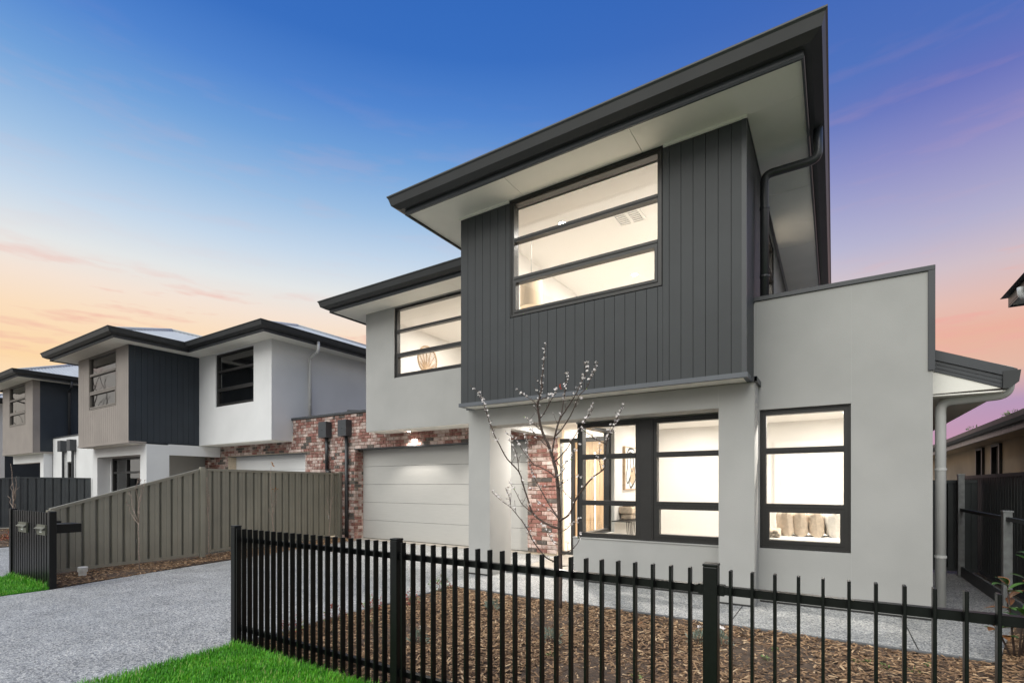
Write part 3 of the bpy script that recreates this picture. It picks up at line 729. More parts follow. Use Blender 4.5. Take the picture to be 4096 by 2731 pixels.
# side wall of the upper floor towards the right boundary: white beyond the cladding, tall side window
panel_wall('wall', 'render_grey', HM, 'x', XR - .03, -.2, 8.351, 14, 2.8, 5.70, [(8.9, 9.85, 3.9, 5.55)])
window(HM, 'x', XR - .05, 8.9, 9.85, 3.9, 5.55, (4.45, 5.0))
# eaves and roofs
EX, EY = XR + .582, YC - .58
path = [(EX, 14), (EX, EY), (XL - .60, EY), (XL - .60, WY - .60), (WX0 - .55, WY - .60), (WX0 - .55, 14)]
eave(HM, path, ZS)
soffit_panels(HM, [(XR + .025, EX, YC - .02, 13.9), (XL - .6, EX, EY, YC - .022), (XL - .6, XL, YC - .02, WY - .02), (WX0 - .55, XL - .002, WY - .6, WY - .001), (WX0 - .55, WX0, WY, 13.9)], ZS)
# timber bead under the soffit, along the wall head
box('soffit_bead', 'soffit', HM, UW[1] + .02, XR + .03, YC - .042, YC - .022, 5.585, 5.6195); box('soffit_bead', 'soffit', HM, XL - .02, UW[0] - .02, YC - .042, YC - .022, 5.585, 5.6195)
hip_roof(HM, XL - .6, EX, EY, 14.5, ZS + .2); hip_roof(HM, WX0 - .55, XL + 1.5, WY - .6, 14.5, ZS + .2)
# downpipes
pipe(HM, [(EX + .11, 7.0, ZS + .08), (EX + .11, 7.0, ZS - .30), (XR + .12, 7.0, ZS - .30), (XR + .12, 7.0, 3.45)], .050, 'pipe_dark', [((XR + .12, 7.0, 4.9), (0, 0, 1)), ((XR + .12, 7.0, 4.05), (0, 0, 1))])
# single storey side roof: barge, infill, soffit, gutter and white downpipe
YS = 7.12
bz = lambda x: 2.93 - (x - .90) * .435
MB().prism([(.906, bz(.906)), (1.58, bz(1.58)), (1.58, bz(1.58) - .10), (.906, bz(.906) - .11)], 'y', YS - .02, YS + .03).build('barge_cap', 'trim', HM)
for k in range(3):
    o0 = .112 + k * .042
    MB().prism([(.906, bz(.906) - o0), (1.47, bz(1.47) - o0 * .97), (1.47, bz(1.47) - o0 * .97 - .038), (.906, bz(.906) - o0 - .038)], 'y', YS - .004 + k * .004, YS + .03).build('barge_fascia', 'trim', HM)
MB().prism([(.886, bz(.906) - .22), (1.46, bz(1.46) - .235), (.886, 2.44)], 'y', YS + .012, YS + .05).build('gable_infill', 'soffit', HM)
box('soffit_panel', 'soffit', HM, .886, 1.50, YS + .02, 14, 2.415, 2.43)
MB().sweep([(0, 2.44), (.05, 2.44), (.12, 2.50), (.135, 2.62), (0, 2.62)], [(1.47, 14), (1.47, YS - .03)]).build('gutter', 'gutter', HM)
MB().prism([(.60, 3.06), (1.56, 2.66), (1.56, 2.62), (.60, 3.02)], 'y', YS + .03, 14).build('side_roof', 'roof_metal', HM)
panel_wall('wall', 'brick_red', HM, 'x', .86, -.12, 7.75, 14, .0, 2.62)
pipe(HM, [(1.55, 7.28, 2.56), (1.55, 7.28, 2.40), (1.012, 7.36, 2.375), (1.012, 7.36, .01)], .050, 'pipe_white', [((1.012, 7.36, 1.62), (0, 0, 1)), ((1.012, 7.36, .64), (0, 0, 1))])
MB().tube([(1.012, 7.36, .006), (1.012, 7.36, .05)], .060, 16).build('pipe_collar', 'pipe_white', HM)
# meter box on the brick wall
def meter(house, x0, x1, y, z0, z1, xp, foot):
    mb_ = box('meter_box', 'trim', house, x0, x1, y - .20, y, z0, z1, bevel=.004)
    MB().tube([((x0 + x1) / 2, y - .203, z0 + .2), ((x0 + x1) / 2, y - .19, z0 + .2)], .016, 10).build('box_lock', 'skirt', mb_)
    MB().tube([(xp, y - .07, z0 + .01), (xp, y - .07, foot)], .045, 14).build('conduit', 'pipe_dark', house, smooth=True)
meter(HM, -11.24, -10.90, 9.05, 2.755, 3.19, -11.04, .05)

# ================================================================== NEIGHBOUR TERRACES (left)
H2 = thing('two_storey_house', (-17, 9, 0), 'two storey house with taupe front cladding and a white rendered wing over a brick garage', 'house')
Z2 = 5.63
CX0, CX1, CY = -21.6, -17.65, 6.45
UW2 = (-20.66, -18.53, 3.90, 5.61)
panel_wall('wall', 'taupe', H2, 'y', CY, .2, CX0, CX1, 2.72, 5.70, [UW2])
boards(H2, CX0, CX1, 2.76, 5.62, CY - .001, (UW2[0] - .01, UW2[1] + .01, UW2[2] - .01, 5.63), 'taupe', pitch=.15, single=True, gap=.012)
window(H2, 'y', CY - .012, *UW2, (4.45, 5.02), frame='frame_taupe', glass='glass_coated', fw=.045)
room(H2, CX0 + .3, CX1 - .3, CY + .21, 9.5, 2.95, 5.6)
panel_wall('wall', 'navy', H2, 'x', CX1 - .001, -.2, CY + .202, 8.6, 2.72, 5.70)
sb = MB()
for k in range(12): sb.box(CX1, CX1 + .014, CY - .02 + k * .165, CY - .02 + k * .165 + .157, 2.76, 5.62)
o_ = sb.build('side_cladding', 'navy', H2, fix=False); o_['kind'] = 'stuff'
panel_wall('wall', 'navy', H2, 'x', CX0 + .001, .2, CY + .202, 14, 2.72, 5.70)
MB().sweep([(-.02, 2.70), (.03, 2.70), (.03, 2.762), (-.02, 2.762)], [(CX1 + .005, 6.88), (CX1 + .005, CY - .002), (CX0, CY - .002), (CX0, 6.88)]).build('flashing', 'taupe', H2)
box('soffit_panel', 'soffit', H2, CX0 + .02, CX1 - .02, CY + .02, 7.2, 2.690, 2.702)
# wing
WXR, WY2 = -13.55, 8.40
UWW = (-16.60, -14.46, 3.92, 5.58)
panel_wall('wall', 'render_white', H2, 'y', WY2, .2, CX1 - .2, WXR, 2.742, 5.72, [UWW])
window(H2, 'y', WY2 + .05, *UWW, (4.47, 5.03), glass='glass_coated', fw=.05)
room(H2, -17.2, -13.85, WY2 + .21, 12, 2.95, 5.6, wall='render_grey')
panel_wall('wall', 'render_white', H2, 'x', WXR - .001, -.2, WY2 + .2, 14, 2.742, 5.70)
box('soffit_panel', 'soffit', H2, CX1, WXR - .01, WY2 + .01, 9.2, 2.730, 2.742)
path2 = [(WXR + .58, 14), (WXR + .58, WY2 - .58), (CX1 + .58, WY2 - .58), (CX1 + .58, CY - .58), (CX0 - .58, CY - .58), (CX0 - .58, 14)]
eave(H2, path2, Z2)
soffit_panels(H2, [(WXR + .001, WXR + .58, WY2, 13.9), (CX1 + .002, WXR + .58, WY2 - .58, WY2 - .001), (CX1 + .016, CX1 + .58, CY - .02, WY2 - .582), (CX0 - .58, CX1 + .58, CY - .58, CY - .022), (CX0 - .58, CX0 - .001, CY - .02, 13.9)], Z2)
hip_roof(H2, CX0 - .6, CX1 + .6, CY - .6, 14.5, Z2 + .20, pitch=22); hip_roof(H2, CX1 - 1.6, WXR + .6, WY2 - .6, 14.5, Z2 + .20, pitch=22)
pipe(H2, [(WXR + .68, 9.45, Z2 + .06), (WXR + .68, 9.45, Z2 - .22), (WXR + .08, 9.60, Z2 - .32), (WXR + .08, 9.60, 3.3)], .045, 'pipe_white', [((WXR + .08, 9.6, 4.8), (0, 0, 1)), ((WXR + .08, 9.6, 3.9), (0, 0, 1))])
# ground floor
panel_wall('column', 'render_white', H2, 'y', 6.86, .62, -17.98, -17.56, 0, 2.69)
panel_wall('beam', 'render_white', H2, 'y', 6.86, .36, -21.32, -17.981, 2.385, 2.69)
panel_wall('porch_beam', 'render_white', H2, 'x', -17.66, .10, 7.481, 9.04, 2.385, 2.72)
panel_wall('pier', 'render_white', H2, 'y', 6.86, .36, -21.72, -21.3205, 0, 2.69)
panel_wall('wall', 'render_white', H2, 'y', 7.22, .2, -21.31, -18.72, 0, 2.69, [(-21.22, -18.95, .66, 2.37)])
window(H2, 'y', 7.27, -21.22, -18.95, .66, 2.37, (1.18, 1.87), glass='glass_coated', mull=(-20.1,), sash=False)
room(H2, -21.2, -18.8, 7.43, 10, .05, 2.6, wall='render_grey')
panel_wall('wall', 'render_grey', H2, 'x', -18.72, -.12, 7.425, 9.2, 0, 2.69)
box('porch_ceiling', 'soffit', H2, -18.72, -17.67, 7.23, 9.25, 2.56, 2.68)
ed = MB().box(-19.62, -19.54, 9.15, 9.25, 0, 2.38).box(-18.70, -18.62, 9.15, 9.25, 0, 2.38).box(-19.54, -18.70, 9.15, 9.25, 2.3, 2.38).build('entry_frame', 'frame', H2, fix=False)
dr2 = box('front_door', 'timber', H2, -19.54, -18.70, 9.19, 9.23, .02, 2.3)
for k in range(1, 7): box('door_groove', 'frame', dr2, -19.54 + .12 * k - .004, -19.54 + .12 * k + .004, 9.186, 9.192, .05, 2.28)
panel_wall('wall', 'render_white', H2, 'y', 9.26, .1, -20.5, -18.5, 0, 2.69)
# its brickwork, which runs on behind the shared fence
bw2 = panel_wall('brick_wall', 'mortar', H2, 'y', 9.07, .28, -18.60, -11.605, 0, 3.36, [(-17.12, -12.92, -.1, 2.38), (-18.7, -13.5, 2.9, 3.4)])
lay_bricks(bw2, -18.6, -17.12, 1.46, 2.40, 9.05, shift=.1); lay_bricks(bw2, -12.92, -11.605, 1.46, 2.40, 9.05, shift=.03)
lay_bricks(bw2, -18.6, -11.605, 2.412, 2.745, 9.05, shift=.16); lay_bricks(bw2, -13.5, -11.605, 2.756, 3.355, 9.05, shift=.11)
box('lintel', 'trim', H2, -17.14, -12.90, 9.048, 9.34, 2.376, 2.39)
box('wall_cap', 'trim', H2, -13.85, -11.585, 9.015, 9.38, 3.362, 3.425, bevel=.004)
MB().prism([(-11.9, 3.425), (-11.75, 3.60), (-10.7, 3.50), (-10.7, 3.425)], 'y', 9.6, 11.5).build('box_gutter', 'trim', H2)
g2 = box('garage_door', 'skirt', H2, -17.2, -12.85, 9.372, 9.40, 0, 2.45)
for k in range(5): box('door_section', 'render_white', g2, -17.11, -12.925, 9.335, 9.371, .02 + k * .475, .02 + k * .475 + .469)
meter(H2, -12.06, -11.73, 9.05, 2.755, 3.19, -11.86, 1.85)
MB().tube([(-11.86, 8.98, 1.87), (-11.80, 8.95, 1.80), (-11.68, 8.93, 1.79)], .045, 12).build('conduit_elbow', 'pipe_dark', H2, smooth=True)

# third terrace
H3 = thing('two_storey_house', (-28, 10, 0), 'far terrace house with taupe cladding and a navy side wall behind the dark fence', 'house')
DX0, DX1, DY = -31.0, -26.95, 6.60
UW3 = (-30.0, -27.88, 3.93, 5.63)
panel_wall('wall', 'taupe', H3, 'y', DY, .2, DX0, DX1, 2.76, 5.72, [UW3])
boards(H3, DX0, DX1, 2.80, 5.64, DY - .001, (UW3[0] - .01, UW3[1] + .01, UW3[2] - .01, 5.65), 'taupe', pitch=.15, single=True, gap=.012)
window(H3, 'y', DY - .012, *UW3, (4.48, 5.04), frame='frame_taupe', glass='glass_coated', fw=.045)
room(H3, DX0 + .3, DX1 - .3, DY + .21, 10, 2.95, 5.62)
panel_wall('wall', 'navy', H3, 'x', DX1 - .001, -.2, DY + .202, 14, 2.76, 5.72, [(9.2, 10.2, 4.5, 5.45)])
window(H3, 'x', DX1 - .05, 9.2, 10.2, 4.5, 5.45, (), sash=False)
MB().sweep([(-.02, 2.74), (.03, 2.74), (.03, 2.80), (-.02, 2.80)], [(DX1 + .005, 7.2), (DX1 + .005, DY - .002), (DX0, DY - .002), (DX0, 7.2)]).build('flashing', 'taupe', H3)
box('soffit_panel', 'soffit', H3, DX0 + .02, DX1 - .02, DY + .02, 7.2, 2.73, 2.742)
eave(H3, [(DX1 + .58, 14), (DX1 + .58, DY - .58), (DX0 - .58, DY - .58), (DX0 - .58, 14)], 5.65)
soffit_panels(H3, [(DX1 + .002, DX1 + .58, DY - .02, 13.9), (DX0 - .58, DX1 + .58, DY - .58, DY - .022)], 5.65)
hip_roof(H3, DX0 - .6, DX1 + .6, DY - .6, 15, 5.85, pitch=22)
pipe(H3, [(DX1 + .68, 7.6, 5.70), (DX1 + .68, 7.6, 5.45), (DX1 + .08, 7.7, 5.35), (DX1 + .08, 7.7, 3.4)], .045, 'pipe_dark')
panel_wall('wall', 'render_white', H3, 'y', 7.20, .2, -26.94, -21.73, 0, 3.33, [(-25.35, -24.75, .7, 2.35), (-22.30, -22.08, .3, 2.35)])
window(H3, 'y', 7.24, -25.35, -24.75, .7, 2.35, (), glass='glass_coated', sash=False); window(H3, 'y', 7.24, -22.30, -22.08, .3, 2.35, (), glass='glass_coated', sash=False, fw=.03)
room(H3, -26.5, -22, 7.41, 9.5, .05, 2.6, wall='render_grey')
box('parapet_cap', 'trim', H3, -26.93, -21.75, 7.18, 7.45, 3.332, 3.38)
panel_wall('pier', 'render_white', H3, 'y', 6.92, .28, -27.4, -26.99, 0, 2.73); panel_wall('beam', 'render_white', H3, 'y', 6.92, .28, -31, -27.401, 2.38, 2.73)
panel_wall('wall', 'brick_red', H3, 'y', 8.4, .2, -31, -27.0, 0, 2.73)
for x in (-25.55, -24.55):
    mb_ = box('meter_box', 'trim', H3, x - .17, x + .17, 7.0, 7.199, 2.75, 3.18); MB().tube([(x + .05, 7.12, 2.76), (x + .05, 7.12, .1)], .045, 10).build('conduit', 'pipe_dark', H3)

# fourth terrace, only its near corner and roof show
H4 = thing('two_storey_house', (-36, 10, 0), 'farthest terrace house showing a dark side wall under a pale metal roof', 'house')
panel_wall('wall', 'navy', H4, 'x', -33.6, -.2, 7.2, 14, 0, 5.3); panel_wall('wall', 'render_white', H4, 'y', 7.0, .2, -40, -33.6, 0, 5.3, [(-38.5, -36, 3.5, 5.0)])
window(H4, 'y', 7.05, -38.5, -36, 3.5, 5.0, (4.0, 4.5), glass='glass_coated')
room(H4, -39.5, -34, 7.21, 11, 3, 5.25)
eave(H4, [(-33.0, 14), (-33.0, 6.4), (-40.6, 6.4), (-40.6, 14)], 5.3); soffit_panels(H4, [(-33.598, -33.0, 6.98, 13.9), (-40.6, -33.0, 6.4, 6.978)], 5.3)
hip_roof(H4, -40.6, -33.0, 6.4, 15, 5.5, pitch=22)

# ================================================================== NEIGHBOURS (right)
HR = thing('bungalow', (5, 15, 0), 'low tan house with a dark gutter beyond the side fence', 'house')
bwall = panel_wall('wall', 'tan_wall', HR, 'x', 2.85, .2, 7.0, 27, 0, 2.34, [(13.8, 14.45, 1.1, 2.29), (15.2, 15.8, 1.1, 2.29)])
for y0, y1 in ((13.8, 14.45), (15.2, 15.8)):
    w_ = MB().box(2.80, 2.90, y0, y0 + .05, 1.1, 2.29).box(2.80, 2.90, y1 - .05, y1, 1.1, 2.29).box(2.80, 2.90, y0 + .05, y1 - .05, 1.1, 1.15).box(2.80, 2.90, y0 + .05, y1 - .05, 2.24, 2.29).build('window', 'frame', HR, fix=False)
    MB().add([(2.87, y0, 1.1), (2.87, y1, 1.1), (2.87, y1, 2.29), (2.87, y0, 2.29)], [(0, 1, 2, 3)]).build('pane', 'frame', w_, fix=False)
box('soffit_panel', 'tan_wall', HR, 2.42, 2.86, 7, 27, 2.33, 2.345)
MB().box(2.385, 2.42, 7, 27, 2.30, 2.50).build('fascia', 'galv', HR, fix=False)
MB().sweep([(0, 2.40), (.07, 2.40), (.115, 2.45), (.12, 2.53), (0, 2.53)], [(2.383, 7), (2.383, 27)]).build('gutter', 'gutter', HR)
MB().prism([(2.36, 2.53), (5.5, 3.75), (8.6, 2.53), (8.6, 2.50), (2.36, 2.50)], 'y', 7, 27).build('roof', 'gutter', HR)
panel_wall('wall', 'tan_wall', HR, 'y', 7.01, .2, 3.06, 8.2, 0, 2.4)
box('meter_box', 'tan_wall', HR, 2.62, 2.85, 12.55, 13.0, 1.2, 1.66, bevel=.01)

HQ = thing('two_storey_house', (7, 12, 0), 'dark gabled upper storey with a white downpipe behind the tan bungalow', 'house')
panel_wall('wall', 'charcoal', HQ, 'x', 3.95, .2, 9.2, 15.6, 3.0, 5.62); panel_wall('wall', 'charcoal', HQ, 'y', 15.6, .2, 3.95, 9, 3.0, 5.62)
soffit_panels(HQ, [(3.42, 3.949, 9.2, 16.08), (3.95, 9, 15.801, 16.08)], 5.60)
eave(HQ, [(9, 16.08), (3.42, 16.08), (3.42, 9.2)][::-1][::-1], 5.60)
MB().prism([(3.3, 5.82), (6.2, 7.2), (9.1, 5.82)], 'y', 9.2, 16.2).build('roof', 'gutter', HQ)
pipe(HQ, [(3.33, 14.75, 5.62), (3.33, 14.75, 5.42), (3.82, 14.75, 5.30), (3.82, 14.75, 3.2)], .06, 'pipe_white')

# ================================================================== FENCES
def sheet_fence(root, p0, p1, zb, zt, mat, nsheet, period=.195, sub=4, depth=.045, side=1):
    """ribbed steel sheets between p0 and p1; zt=(start,end) top heights; ribs face the left of travel when side=1"""
    A, Bp = Vector((*p0, 0)), Vector((*p1, 0)); d = (Bp - A); L = d.length; d.normalize(); nn = Vector((-d.y, d.x, 0)) * side
    prof = [(0, 0), (.34, 0), (.36, .12), (.40, .12), (.42, 0), (.74, 0), (.80, 1), (.94, 1), (1, 0)]
    for s_ in range(nsheet):
        a0, a1 = L * s_ / nsheet, L * (s_ + 1) / nsheet; mb = MB(); pts = []
        npd = max(1, round((a1 - a0) / period)); pl = (a1 - a0) / npd
        for k in range(npd): pts += [(a0 + pl * (k + q), -w * depth) for q, w in prof[:-1]]
        pts.append((a1, 0))
        lo = []; hi = []
        for a, w in pts:
            q = A + d * a + nn * w; t_ = a / L
            lo.append((q.x, q.y, zb[0] + (zb[1] - zb[0]) * t_)); hi.append((q.x, q.y, zt[0] + (zt[1] - zt[0]) * t_))
        n = len(pts); mb.add(lo + hi, [(k, k + 1, n + k + 1, n + k) for k in range(n - 1)])
        mb.build('fence_sheet', mat, root, fix=False)
    def rail(z0, z1, h, w, nm):
        vs_ = []
        for q, z in ((A, z0), (Bp, z1)):
            for o, dz in ((w, 0), (-w - depth, 0), (-w - depth, h), (w, h)):
                r_ = q + nn * o; vs_.append((r_.x, r_.y, z + dz))
        MB().add(vs_, [(0, 1, 2, 3), (4, 7, 6, 5), (0, 4, 5, 1), (1, 5, 6, 2), (2, 6, 7, 3), (3, 7, 4, 0)]).build(nm, mat, root)
    rail(zt[0] - .045, zt[1] - .045, .05, .012, 'top_rail'); rail(zb[0] - .005, zb[1] - .005, .05, .010, 'bottom_rail')
    return d, nn
F1 = thing('sheet_fence', (-10.5, 5, 0), 'tan steel sheet fence whose front panel slopes down beside the driveway', 'fence')
PA, PB, PC = (-10.38, 2.74), (-10.55, 5.08), (-11.32, 8.98)
sheet_fence(F1, PB, PA, (.06, .06), (1.77, 1.07), 'fence_tan', 3, side=1)
sheet_fence(F1, PC, PB, (.10, .10), (1.77, 1.77), 'fence_tan', 5, side=1)
for p, z in ((PA, 1.05), (PB, 1.80), (PC, 1.79)):
    q = Vector((p[0], p[1], 0)); box('post', 'fence_tan', F1, q.x - .035, q.x + .045, q.y - .045, q.y + .045, 0, z, bevel=.006)
F2 = thing('sheet_fence', (-22.8, 5, 0), 'dark grey steel sheet fence in front of the far terraces', 'fence')
sheet_fence(F2, (-22.8, 7.15), (-22.8, 5.2), (.06, .06), (1.70, 1.71), 'fence_slate', 3, side=1, period=.2)
sheet_fence(F2, (-22.8, 5.2), (-22.8, 2.6), (.06, .06), (1.71, 1.45), 'fence_slate', 3, side=1, period=.2)
box('post', 'fence_slate', F2, -22.84, -22.76, 5.16, 5.24, 0, 1.73)
F3 = thing('sheet_fence', (1.95, 8, 0), 'tall black steel sheet fence along the side path beside the bungalow', 'fence')
sheet_fence(F3, (1.95, 12.0), (1.95, 2.6), (.05, .05), (1.60, 1.60), 'fence_dark', 12, side=-1, period=.13)
F4 = thing('side_gate', (1.3, 10.7, 0), 'dark sheet side gate closing the path between house wall and fence', 'gate')
sheet_fence(F4, (1.92, 10.70), (.90, 10.70), (.06, .06), (1.52, 1.52), 'fence_dark', 1, side=1, period=.19)
F5 = thing('fence_frame', (1.70, 9, 0), 'grey steel posts and rail standing in front of the black side fence', 'fence')
for y, z in ((10.56, 1.60), (8.04, 1.13)):
    p_ = box('post', 'galv', F5, 1.66, 1.74, y - .045, y + .045, 0, z, bevel=.004); box('post_cap', 'galv', p_, 1.653, 1.747, y - .052, y + .052, z, z + .018)
for y0, y1 in ((8.086, 10.514), (5.2, 7.994)): box('rail', 'fence_dark', F5, 1.68, 1.72, y0, y1, 1.03, 1.075)
box('plinth', 'fence_dark', F5, 1.69, 1.71, 5.2, 10.5, .0, .16)

# black picket fence
PF = thing('picket_fence', (-1.5, 2.47, 0), 'black metal blade picket fence between lawn and mulch bed', 'fence')
postm = MB().box(-.0325, .0325, -.0325, .0325, 0, 1.065).mesh('post', 'fence_black'); capm = MB().box(-.034, .034, -.034, .034, 1.065, 1.078).mesh('post_cap', 'fence_black')
PX = (-4.575, -2.545, -.485, 1.575)
for x in PX:
    p_ = inst('post', postm, PF, (x, 2.495, 0)); md = p_.modifiers.new('bevel', 'BEVEL'); md.width = .005; md.segments = 2
    c_ = inst('post_cap', capm, p_, (x, 2.495, 0)); md = c_.modifiers.new('bevel', 'BEVEL'); md.width = .004; md.segments = 2
pick = MB().box(-.006, .006, -.0208, .0208, .05, 1.056).mesh('picket', 'fence_black')
for a, b_ in zip(PX, PX[1:]):
    for z in (.935, .135):
        r_ = box('rail', 'fence_black', PF, a + .033, b_ - .033, 2.490, 2.528, z, z + .038)
        for x in (a + .045, b_ - .045): box('rail_bracket', 'fence_black', r_, x - .012, x + .012, 2.486, 2.532, z - .005, z + .043)
    n = round((b_ - a) / .0885) - 1
    for k in range(n):
        x = a + (b_ - a) * (k + 1) / (n + 1)
        o_ = inst('picket', pick, PF, (x + rnd.uniform(-.0006, .0006), 2.4692, 0))
        md = o_.modifiers.new('bevel', 'BEVEL'); md.width = .002; md.segments = 1

# letterbox panel
LP = thing('slatted_screen', (-10, 2.45, 0), 'black slatted panel holding two steel letterboxes across the driveway', 'screen')
for x in (-10.93, -9.17): box('post', 'fence_black', LP, x - .04, x + .04, 2.40, 2.48, 0, 1.075, bevel=.004)
slat = MB().box(-.034, .034, -.012, .012, .05, 1.06).mesh('slat', 'fence_black')
for k in range(16): inst('slat', slat, LP, (-10.84 + k * 1.58 / 15, 2.43, 0))
for z in (.16, .92): box('rail', 'fence_black', LP, -10.89, -9.21, 2.444, 2.48, z, z + .04)
def letters(txt, loc, size, parent, mat):
    cu = bpy.data.curves.new('lettering', 'FONT'); cu.body = txt; cu.size = size; cu.extrude = .001; cu.align_x = 'CENTER'
    tmp = bpy.data.objects.new('lettering', cu); COL.objects.link(tmp)
    dg = bpy.context.evaluated_depsgraph_get(); me = bpy.data.meshes.new_from_object(tmp.evaluated_get(dg))
    bpy.data.objects.remove(tmp); me.materials.clear(); me.materials.append(MATS[mat])
    o = bpy.data.objects.new('lettering', me); o.location = loc; o.rotation_euler = (R(90), 0, 0); return link(o, parent)
for (ua, ub, va, vb, txt, nm) in ((75, 106, 2085, 2129, '2d', 'steel letterbox numbered 2d in the black slatted panel'), (148, 182, 2095, 2141, '2c', 'steel letterbox numbered 2c in the black slatted panel')):
    p, q = on_y(ua, va, 2.40), on_y(ub, vb, 2.40)
    lb = thing('letterbox', ((p.x + q.x) / 2, 2.4, q.z), nm, 'letterbox', 'letterboxes in the slatted panel')
    zm = p.z - (p.z - q.z) * .32
    fp = MB().box(p.x, q.x, 2.395, 2.416, q.z, zm - .03).box(p.x, q.x, 2.395, 2.416, zm + .005, p.z).box(p.x, p.x + .015, 2.396, 2.415, zm - .03, zm + .005).box(q.x - .015, q.x, 2.396, 2.415, zm - .03, zm + .005)
    fp.build('face_plate', 'letter_steel', lb, fix=False)
    MB().prism([(2.395, zm + .015), (2.362, zm - .010), (2.362, zm - .014), (2.395, zm + .009)], 'x', p.x, q.x).build('flap', 'letter_steel', lb)
    MB().box(p.x, q.x, 2.417, 2.80, q.z + .02, p.z).build('letterbox_body', 'fence_black', lb, fix=False)
    letters(txt, ((p.x + q.x) / 2, 2.3935, q.z + .035), .10, lb, 'letter_white')

# ================================================================== THINGS INSIDE THE LIT ROOMS
def pillow_mesh(name, mat, a, b_, c, seed):
    r_ = random.Random(seed); mb = MB(); n = 14; vs_ = []; fs = []
    for side in (1, -1):
        base = len(vs_)
        for i in range(n + 1):
            for j in range(n + 1):
                u_, v_ = i / n * 2 - 1, j / n * 2 - 1
                prof_ = max(0, (1 - u_ ** 4)) ** .5 * max(0, (1 - v_ ** 4)) ** .5
                pinch = 1 - .10 * (1 - abs(u_)) * 0 - .07 * (1 - v_ * v_) * abs(u_) ** 3
                pz = 1 - .07 * (1 - u_ * u_) * abs(v_) ** 3
                vs_.append((side * c * prof_ * (1 + .12 * r_.uniform(-1, 1) * prof_), a * u_ * pinch, b_ + b_ * v_ * pz))
        for i in range(n):
            for j in range(n):
                q = base + i * (n + 1) + j; f = (q, q + 1, q + n + 2, q + n + 1); fs.append(f if side < 0 else f[::-1])
    mb.add(vs_, fs); return mb.mesh(name, mat, smooth=True)
for k, (x, rz, mat, lab) in enumerate(((-.50, 14, 'linen', 'taupe linen cushion at the throw end of the window seat row'), (-.335, 10, 'linen', 'taupe linen cushion second along the window seat'),
        (-.150, 6, 'linen', 'taupe linen cushion third along the window seat'), (.035, 12, 'linen_pale', 'pale oatmeal cushion at the end of the window seat row'))):
    me = pillow_mesh('cushion', mat, .19, .178, .090, k)
    o = bpy.data.objects.new('cushion', me); o.location = (x - .035, 7.70 + .02 * k, .762); o.rotation_euler = (R(2), R(-6), R(rz)); COL.objects.link(o)
    tag(o, lab, 'cushion', 'cushions on the window seat')
th = MB()
for i in range(10):
    pts = [(-.79 + .02 * i, 7.20 + .05 * j, .775 + .035 * math.sin(i * 1.7 + j * .8) + .02 * rnd.random() + .03) for j in range(9)]
    th.tube(pts, .032, 6)
tag(th.build('throw_blanket', 'linen', None, smooth=True), 'crumpled beige throw on the end of the window seat', 'blanket')

def art(y0, y1, z0, z1, label, seed):
    a = thing('framed_art', (-3.10, y0, z0), label, 'picture')
    box('frame', 'wood_pale', a, -3.129, -3.085, y0, y1, z0, z1, bevel=.003)
    box('canvas', 'interior', a, -3.0845, -3.081, y0 + .02, y1 - .02, z0 + .02, z1 - .02)
    W, Hh = y1 - y0, z1 - z0
    def ribbon(pts, w):
        m_ = MB(); P = []
        for i in range(len(pts) - 1):
            for k in range(6):
                t_ = k / 6; p0 = pts[max(i - 1, 0)]; p1 = pts[i]; p2 = pts[i + 1]; p3 = pts[min(i + 2, len(pts) - 1)]
                P.append(tuple(.5 * (2 * p1[q] + (p2[q] - p0[q]) * t_ + (2 * p0[q] - 5 * p1[q] + 4 * p2[q] - p3[q]) * t_ ** 2 + (3 * p1[q] - p0[q] - 3 * p2[q] + p3[q]) * t_ ** 3) for q in (0, 1)))
        P.append(pts[-1]); vs_ = []
        for i, p in enumerate(P):
            a_ = P[max(i - 1, 0)]; b_ = P[min(i + 1, len(P) - 1)]; d = Vector((b_[0] - a_[0], b_[1] - a_[1])).normalized(); ww = w * (.7 + .5 * math.sin(i * .21 + seed) ** 2)
            for s_ in (-1, 1): vs_.append((-3.0795, y0 + W * (p[0]) - d.y * s_ * ww, z0 + Hh * p[1] + d.x * s_ * ww))
        m_.add(vs_, [(2 * i, 2 * i + 1, 2 * i + 3, 2 * i + 2) for i in range(len(P) - 1)]); m_.build('brush_stroke', 'black_steel', a, fix=False)
    MB().add([(-3.0803, y0 + W * p, z0 + Hh * q) for p, q in ((.35, .22), (.62, .08), (.85, .3), (.8, .55), (.45, .5))], [(0, 1, 2, 3, 4)]).build('colour_field', 'wood_pale', a, fix=False)
    ribbon([(.15, .85), (.35, .95), (.75, .93), (.85, .7), (.8, .45), (.85, .25), (.5, .06), (.35, .12), (.42, .3), (.2, .15), (.08, .3), (.2, .6), (.12, .78), (.4, .86), (.65, .8), (.7, .6)], .018)
    ribbon([(.45, .78), (.4, .6), (.55, .42), (.68, .55), (.62, .75)], .016)
art(8.50, 9.12, 1.36, 2.13, 'abstract print of looping black lines on the room wall', .4)
art(9.24, 9.86, 1.36, 2.13, 'second abstract print hung deeper along the same wall', 1.7)
ct = thing('console_table', (-3.0, 8.5, .05), 'black wire console table below the abstract print', 'table')
box('tabletop', 'black_steel', ct, -3.12, -2.80, 7.95, 9.15, .835, .85)
for k in range(15):
    y = 7.98 + k * 1.14 / 14; yb = 8.55 + (y - 8.55) * .55 + .06 * math.sin(k)
    MB().tube([(-2.87, y, .835), (-2.92, yb, .055)], .006, 6).build('wire_leg', 'black_steel', ct)
MB().tube([(-2.92, 8.20, .06), (-2.92, 8.90, .06)], .007, 6).build('base_rail', 'black_steel', ct)
sc_ = thing('stone_sculpture', (-3.0, 8.5, .85), 'stacked tan stone sculpture on the wire console table', 'sculpture')
